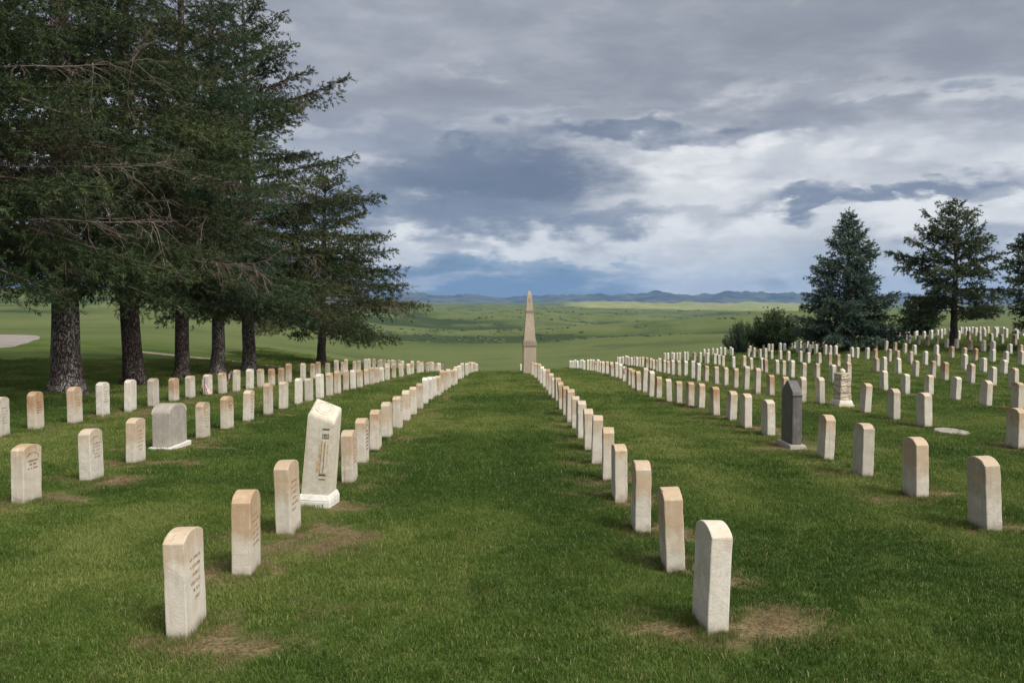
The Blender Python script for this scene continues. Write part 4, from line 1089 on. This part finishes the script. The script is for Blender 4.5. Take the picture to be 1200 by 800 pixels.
def rounded_monument():
    root = empty('rounded_monument', P_ROUND, R(-2)); tag(root, 'squat rounded grey granite monument on a low pale slab', 'monument')
    from_bm('base_slab', box_bm(0.32, 0.68, -0.1, 0.035, 0.008), M_PALEBASE, root)
    w, h, arc = 0.56, 0.60, 0.125
    prof = [(-w / 2, 0.036), (w / 2, 0.036)] + [(w / 2 * math.cos(a), h - arc + arc * math.sin(a) ** 0.9) for a in np.linspace(0, math.pi, 19)]
    body = from_bm('body', prism_bm(prof, 'x', 0.245, 0.012, 3), M_GREY, root)
    rim = [(u, z) for u, z in prof[2:]]; outer = [(u * 1.02, z + 0.004) for u, z in rim]; inner = [(u * 0.93, z - 0.03) for u, z in rim]
    bm = bmesh.new()
    for sx in (-0.1235, 0.1235):
        a = [bm.verts.new((sx * 1.008, u, z)) for u, z in outer]; b = [bm.verts.new((sx * 1.008, u, z)) for u, z in inner]; a2 = [bm.verts.new((sx * 0.86, u, z)) for u, z in outer]; 
        b2 = [bm.verts.new((sx * 0.97, u, z)) for u, z in inner]
        for i in range(len(a) - 1):
            bm.faces.new((a[i], a[i + 1], b[i + 1], b[i])); bm.faces.new((a[i], a2[i], a2[i + 1], a[i + 1])); bm.faces.new((b[i], b[i + 1], b2[i + 1], b2[i]))
    bmesh.ops.recalc_face_normals(bm, faces=bm.faces)
    from_bm('edge_moulding', bm, M_GREYEDGE, body)

def pointed_monument():
    root = empty('pointed_monument', P_POINT, R(2)); tag(root, 'tall dark grey granite monument with gabled pointed top', 'monument')
    from_bm('base_slab', box_bm(0.27, 0.60, -0.1, 0.055, 0.012, (0.22, 0.55)), M_GREY, root)
    w, h = 0.44, 0.92
    prof = [(-w / 2, 0.056), (w / 2, 0.056), (w / 2 * 0.99, h - 0.20), (w / 2 * 0.90, h - 0.13), (0.03, h - 0.002), (-0.03, h - 0.002), (-w / 2 * 0.90, h - 0.13), (-w / 2 * 0.99, h - 0.20)]
    body = from_bm('body', prism_bm(prof, 'x', 0.135, 0.012, 2), M_DARK, root)
    bm = box_bm(0.141, 0.06, 0, 0.012, 0.003)
    for v in bm.verts: v.co += Vector((0, -0.2, h - 0.195))
    from_bm('carved_ledge', bm, M_CARVE, body)

def cream_monument():
    root = empty('carved_monument', P_CREAM, R(2)); tag(root, 'rugged cream stone monument carved like stacked rough rock', 'monument')
    from_bm('base', box_bm(0.34, 0.52, -0.1, 0.07, 0.015), M_CREAM, root)
    m = box_bm(0.31, 0.48, 0.071, 0.16, 0.02, (0.27, 0.43)); from_bm('plinth', m, M_PALEBASE, root)
    bm = bmesh.new(); g = random.Random(3); z = 0.161
    for i, hh in enumerate((0.15, 0.14, 0.15, 0.14)):
        tap = 1 - 0.03 * i; b2 = box_bm(0.235 * tap, 0.40 * tap, z, z + hh - 0.008, 0.02)
        bmesh.ops.subdivide_edges(b2, edges=list(b2.edges), cuts=2, use_grid_fill=True)
        for v in b2.verts: v.co += Vector((g.uniform(-1, 1), g.uniform(-1, 1), g.uniform(-0.5, 0.5))) * 0.011
        me = bpy.data.meshes.new('t'); b2.to_mesh(me); b2.free(); bm.from_mesh(me); bpy.data.meshes.remove(me); z += hh
    from_bm('shaft', bm, M_CREAM, root)
    bm = bmesh.new(); bmesh.ops.create_icosphere(bm, subdivisions=3, radius=0.06)
    for v in bm.verts: v.co = Vector((v.co.x * 1.0, v.co.y * 1.3, v.co.z * 1.0)) * (1 + 0.25 * (float(vnoise(np.array(v.co.x * 40 + 5), np.array(v.co.y * 40 + v.co.z * 23))) - 0.5)) + Vector((0.02, 0.05, z + 0.02))
    from_bm('finial', bm, M_CREAM, root, True)

def flat_marker():
    bm = bmesh.new(); n = 26; g = random.Random(9); top = []; bot = []
    for i in range(n):
        a = 2 * math.pi * i / n; r_ = 1 + 0.07 * g.uniform(-1, 1); x, y = 0.235 * r_ * math.cos(a), 0.36 * r_ * math.sin(a)
        top.append(bm.verts.new((x, y, 0.045))); bot.append(bm.verts.new((x * 1.04, y * 1.04, -0.05)))
    bm.faces.new(top); bm.faces.new(bot[::-1])
    for i in range(n): bm.faces.new((top[i], bot[i], bot[(i + 1) % n], top[(i + 1) % n]))
    bmesh.ops.recalc_face_normals(bm, faces=bm.faces)
    bmesh.ops.bevel(bm, geom=[e for e in bm.edges if all(v.co.z > 0 for v in e.verts)], offset=0.01, segments=2, affect='EDGES')
    o = from_bm('flat_marker', bm, M_FLAT); o.location = P_FLAT + Vector((0, 0.3, 0)); o.location.z = gz(o.location.x, o.location.y)
    tag(o, 'low flat pale stone marker lying flush in the grass', 'grave marker')

def obelisk():
    root = empty('obelisk', P_OBEL, R(3)); tag(root, 'tall tan stone obelisk at the far end of the aisle', 'obelisk')
    s = P_OBEL.y / F_PX
    def lvl(py): return (438.6 - py) * s
    w0, w1, w2, w3, w4 = 15.4 * s, 14.6 * s, 13.6 * s, 8.4 * s, 5.2 * s
    from_bm('pedestal', box_bm(w0, w0, -0.4, lvl(406.2), 0.02, (w1, w1)), M_OBEL, root)
    from_bm('moulded_band', box_bm(w1 * 1.09, w1 * 1.09, lvl(406.1), lvl(399.2), 0.03), M_OBELBAND, root)
    from_bm('lower_shaft', box_bm(w2, w2, lvl(399.1), lvl(366.5), 0.012, (w3 * 1.02, w3 * 1.02)), M_OBEL, root)
    from_bm('collar', box_bm(w3 * 1.13, w3 * 1.13, lvl(366.4), lvl(364.4), 0.01), M_OBELBAND, root)
    up = from_bm('upper_shaft', box_bm(w3, w3, lvl(364.3), lvl(346), 0.012, (w4, w4)), M_OBEL, root)
    from_bm('pyramid_tip', box_bm(w4, w4, lvl(345.9), lvl(341.3), 0.004, (w4 * 0.42, w4 * 0.42)), M_OBEL, root)
    bm = box_bm(w4 * 0.35, 0.012, 0, 5 * s, 0.003)
    for v in bm.verts: v.co += Vector((0, -w4 / 2 - 0.028, lvl(355)))
    from_bm('carved_emblem', bm, M_OBELBAND, up)

leaning_monument(); rounded_monument(); pointed_monument(); cream_monument(); flat_marker(); obelisk()

# clod of dark soil by a headstone
bm = bmesh.new(); bmesh.ops.create_icosphere(bm, subdivisions=3, radius=0.07)
for v in bm.verts: v.co = Vector((v.co.x * 1.3, v.co.y, v.co.z * 0.55)) * (1 + 0.5 * (float(vnoise(np.array(v.co.x * 60), np.array(v.co.y * 60 + v.co.z * 31))) - 0.5))
o = from_bm('soil_clod', bm, M_SOIL, None, True); q = at(1170, 520); o.location = q; tag(o, 'dark clod of soil beside the headstone at the right edge', 'soil')

# ------------------------------------------------------------------ small flags on the graves
def flag_material():
    m, k, b = material('flag_cloth')
    uv = k.new('ShaderNodeUVMap'); u, v, _ = k.sep(uv.outputs[0])
    st = k.math('GREATER_THAN', k.math('MODULO', k.mul(v, 6.5), 1.0), 0.5)
    c = k.mix(st, (0.52, 0.028, 0.040), (0.74, 0.72, 0.70))
    canton = k.mul(k.math('LESS_THAN', u, 0.4), k.math('GREATER_THAN', v, 0.46))
    vo = k.new('ShaderNodeTexVoronoi', feature='F1'); vo.inputs['Randomness'].default_value = 0.0; vo.inputs['Scale'].default_value = 1.0
    k.l.new(k.scale(uv.outputs[0], (15, 9.5, 1)), vo.inputs['Vector'])
    star = k.math('LESS_THAN', vo.outputs['Distance'], 0.27)
    c = k.mix(canton, c, k.mix(star, (0.020, 0.026, 0.11), (0.74, 0.72, 0.70)))
    k.l.new(c, b.inputs['Base Color']); b.inputs['Roughness'].default_value = 0.8
    return m
M_FLAG = flag_material(); M_STAFF = mat_plain('flag_staff_wood', (0.10, 0.07, 0.04), 0.7)

def flag(p, hgt, mode, label):
    root = empty('grave_flag', p); tag(root, label, 'flag', 'small flags on the graves')
    n = 8; st = Parts(); st.add(tube([(0, 0, z) for z in np.linspace(-0.1, hgt, n)], [0.006] * n, 6)); sf = from_arrays('staff', *st.get(), M_STAFF, root, smooth=True)
    bm = bmesh.new(); bmesh.ops.create_icosphere(bm, subdivisions=1, radius=0.012)
    for v in bm.verts: v.co.z = v.co.z * 1.6 + hgt
    from_bm('finial', bm, M_STAFF, sf, True)
    A, B = 14, 9; w, h = 0.40, 0.26; me_v = []; uvs = []
    for i in range(A + 1):
        for j in range(B + 1):
            u, v = i / A, j / B
            if mode == 'droop':  # hangs in folds from the staff head
                x = 0.02 + 0.085 * (1 - v) * 1.2 * math.sin(u * 9) * 0.35 + 0.10 * u * (1 - v) + 0.03 * u; y = -0.02 - 0.05 * math.sin(u * 11 + v * 2) * (1.1 - v); z = hgt - 0.02 - (1 - v) * h * 0.75 - u * 0.20
            elif mode == 'fly':  # blown out to one side
                x = -u * w * 0.62; y = -0.02 - 0.035 * math.sin(u * 8 + v) - 0.02 * u; z = hgt - 0.02 - (1 - v) * h * 0.9 - 0.09 * u * u
            else:               # half furled
                x = -0.05 * u - 0.06 * (1 - v) + 0.02 * math.sin(u * 10); y = -0.03 - 0.035 * math.sin(u * 9 + v * 3); z = hgt - 0.02 - (1 - v) * h * 0.95 - u * 0.10
            me_v.append((x, y, z)); uvs.append((u, v))
    f = [(i * (B + 1) + j, (i + 1) * (B + 1) + j, (i + 1) * (B + 1) + j + 1, i * (B + 1) + j + 1) for i in range(A) for j in range(B)]
    me = bpy.data.meshes.new('cloth'); me.from_pydata(me_v, [], f); uvl = me.uv_layers.new(name='UVMap')
    for l in me.loops: uvl.data[l.index].uv = uvs[l.vertex_index]
    me.polygons.foreach_set('use_smooth', np.full(len(f), True)); link_mesh('cloth', me, M_FLAG, root)
def before(key, dx=0.0, dy=-0.26):
    o = stone_obj[key]; x, y = o.location.x + dx, o.location.y + dy; return Vector((x, y, gz(x, y)))
flag(before(('L3', 9), 0.02), 0.44, 'droop', 'small striped flag hanging limp before a pale headstone by the spruces')
flag(before(('L3', 10), -0.16), 0.50, 'fly', 'small striped flag blown outwards beside a rust-topped headstone')
flag(before(('L3', 11), -0.04), 0.58, 'furl', 'small flag half furled against a tan headstone, last of the three')
if ('R2', 19) in stone_obj: flag(before(('R2', 18), -0.05, 0.5), 0.66, 'furl', 'tiny dark flag showing over the headstones of the dark pointed monument\'s row')
q = at(513.5, 439); flag(Vector((q.x, 44, gz(q.x, 44))), 0.62, 'furl', 'tiny dark flag beyond the far end of the left-hand rows')

# ------------------------------------------------------------------ grass on the lawn
def grass():
    lib = bpy.data.collections.new('grass_tufts')
    for vi in range(5):
        g = np.random.default_rng(70 + vi); nb = 430; half = 0.17
        P = g.uniform(-half, half, (nb, 2)) * (1 + 0.25 * g.normal(0, 1, (nb, 1)) * 0); hgt = g.uniform(0.016, 0.040, nb); az = g.uniform(0, 6.283, nb)
        ln = g.uniform(0.15, 0.95, nb) * hgt; wd = g.uniform(0.0014, 0.0027, nb)
        sx, sy = -np.sin(az), np.cos(az); cx, cy = np.cos(az), np.sin(az); tw = g.uniform(0, 6.283, nb); sx, sy = np.cos(tw), np.sin(tw)
        z0 = np.full(nb, -0.01)
        a = np.stack([P[:, 0] - sx * wd, P[:, 1] - sy * wd, z0], 1); b = np.stack([P[:, 0] + sx * wd, P[:, 1] + sy * wd, z0], 1)
        m1 = np.stack([P[:, 0] + cx * ln * 0.35 - sx * wd * 0.8, P[:, 1] + cy * ln * 0.35 - sy * wd * 0.8, hgt * 0.6], 1); m2 = np.stack([P[:, 0] + cx * ln * 0.35 + sx * wd * 0.8, P[:, 1] + cy * ln * 0.35 + sy * wd * 0.8, hgt * 0.6], 1)
        t = np.stack([P[:, 0] + cx * ln, P[:, 1] + cy * ln, hgt * g.uniform(0.85, 1.0, nb)], 1)
        V = np.stack([a, b, m2, m1, t], 1).reshape(-1, 3); i0 = np.arange(nb)[:, None] * 5
        Fq = np.concatenate([i0 + np.array([[0, 1, 2]]), i0 + np.array([[0, 2, 3]]), i0 + np.array([[3, 2, 4]])])
        me = from_arrays('grass_tuft', V, Fq, None); me.materials.append(M_GRASS)
        o = bpy.data.objects.new('grass_tuft', me); lib.objects.link(o)
    g = np.random.default_rng(8); pts = []
    def band(d0, d1, cell, sc):
        ys = np.arange(d0, d1, cell)
        for y in ys:
            half = 0.64 * y + 2.6; xs = np.arange(-half, half, cell); n = len(xs)
            pts.append(np.stack([xs + g.uniform(-0.5, 0.5, n) * cell, np.full(n, y) + g.uniform(-0.5, 0.5, n) * cell, np.full(n, sc)], 1))
    band(2.2, 9, 0.15, 0.85); band(9, 18, 0.22, 1.15); band(18, 34, 0.34, 1.6); band(34, 68, 0.55, 2.2)
    for s_ in stones:                                    # longer grass the mower cannot reach, close against each stone
        if s_['y'] > 22: continue
        m = 26; t_ = g.uniform(0, 4, m); k_ = t_ % 1 - 0.5; q_ = t_.astype(int)
        ox = np.choose(q_, [k_ * 0.15, np.full(m, 0.085), k_ * 0.15, np.full(m, -0.085)]); oy = np.choose(q_, [np.full(m, -0.165), k_ * 0.31, np.full(m, 0.165), k_ * 0.31])
        keep_ = g.random(m) < 0.42
        pts.append(np.stack([s_['x'] + ox[keep_] + g.normal(0, 0.012, keep_.sum()), s_['y'] + oy[keep_] + g.normal(0, 0.012, keep_.sum()), np.full(keep_.sum(), -1.0)], 1))
    P = np.concatenate(pts); x, y, sc = P[:, 0], P[:, 1], P[:, 2]
    keep = (seg_dist(x, y, ROAD) > 9) & (seg_dist(x, y, PATHL) > 0.5)
    keep &= ~((x / np.maximum(y, 30) < -0.30) & (y > 46))
    for t in TREES: keep &= np.hypot(x - t.x, y - t.y) > 0.35 + 0.75 * g.random(len(x))
    x, y, sc = x[keep], y[keep], sc[keep]
    dry = dryness(x, y)
    edge_ = sc < 0; sc = np.where(edge_, g.uniform(0.25, 0.5, len(x)), sc); dry = np.where(edge_, g.uniform(0.05, 0.5, len(x)), dry)
    k2 = edge_ | (g.random(len(x)) > 0.62 * sstep(dry, 0.45, 0.95)); x, y, sc, dry, edge_ = x[k2], y[k2], sc[k2], dry[k2], edge_[k2]
    z = ground_z(x, y)
    tone = np.clip(0.44 + 1.55 * fbm(x / 2.4, y / 3.0, 4) + 0.95 * fbm(x / 0.5 + 9, y / 0.5, 3) + 0.15 * np.cos(x * 2 * np.pi / 1.35 + 2.2) + 0.24 * sstep(sc, 1.0, 1.7) - 0.05, 0, 1)
    me = bpy.data.meshes.new('grass'); me.vertices.add(len(x)); me.vertices.foreach_set('co', np.stack([x, y, z], 1).astype(np.float32).ravel())
    sc0 = sc * g.uniform(0.85, 1.2, len(x)) * np.where(edge_, 1.0, 1 - 0.45 * dry)
    for nm, v in (('dry', dry), ('tone', tone)):
        a = me.attributes.new(nm, 'FLOAT', 'POINT'); a.data.foreach_set('value', v.astype(np.float32))
    rot = np.stack([g.normal(0, 0.06, len(x)), g.normal(0, 0.06, len(x)), g.uniform(0, 6.283, len(x))], 1)
    a = me.attributes.new('rot', 'FLOAT_VECTOR', 'POINT'); a.data.foreach_set('vector', rot.astype(np.float32).ravel())
    a = me.attributes.new('scv', 'FLOAT_VECTOR', 'POINT'); sv = np.stack([sc0, sc0, np.where(edge_, 1.25, sc0)], 1); a.data.foreach_set('vector', sv.astype(np.float32).ravel())
    o = bpy.data.objects.new('grass', me); COL.objects.link(o); me.materials.append(M_GRASS)
    ng = bpy.data.node_groups.new('scatter_grass', 'GeometryNodeTree')
    ng.interface.new_socket('Geometry', in_out='INPUT', socket_type='NodeSocketGeometry'); ng.interface.new_socket('Geometry', in_out='OUTPUT', socket_type='NodeSocketGeometry')
    N = ng.nodes; L = ng.links; gi = N.new('NodeGroupInput'); go = N.new('NodeGroupOutput')
    ip = N.new('GeometryNodeInstanceOnPoints'); ci = N.new('GeometryNodeCollectionInfo'); ci.inputs['Collection'].default_value = lib
    ci.inputs['Separate Children'].default_value = True; ci.inputs['Reset Children'].default_value = True
    L.new(gi.outputs[0], ip.inputs['Points']); L.new(ci.outputs[0], ip.inputs['Instance']); ip.inputs['Pick Instance'].default_value = True
    r1 = N.new('GeometryNodeInputNamedAttribute'); r1.data_type = 'FLOAT_VECTOR'; r1.inputs['Name'].default_value = 'rot'
    e2 = N.new('FunctionNodeEulerToRotation'); L.new(r1.outputs[0], e2.inputs[0]); L.new(e2.outputs[0], ip.inputs['Rotation'])
    s1 = N.new('GeometryNodeInputNamedAttribute'); s1.data_type = 'FLOAT_VECTOR'; s1.inputs['Name'].default_value = 'scv'; L.new(s1.outputs[0], ip.inputs['Scale'])
    L.new(ip.outputs[0], go.inputs[0])
    md = o.modifiers.new('scatter', 'NODES'); md.node_group = ng
    tag(o, 'short mown green lawn with straw-coloured wear round the stones', 'grass', kind='stuff')
    print('grass tufts', len(x))
grass()
print('stones', len(stones), 'solo', len(solo), 'tree', [tuple(round(c, 2) for c in t) for t in TREES])
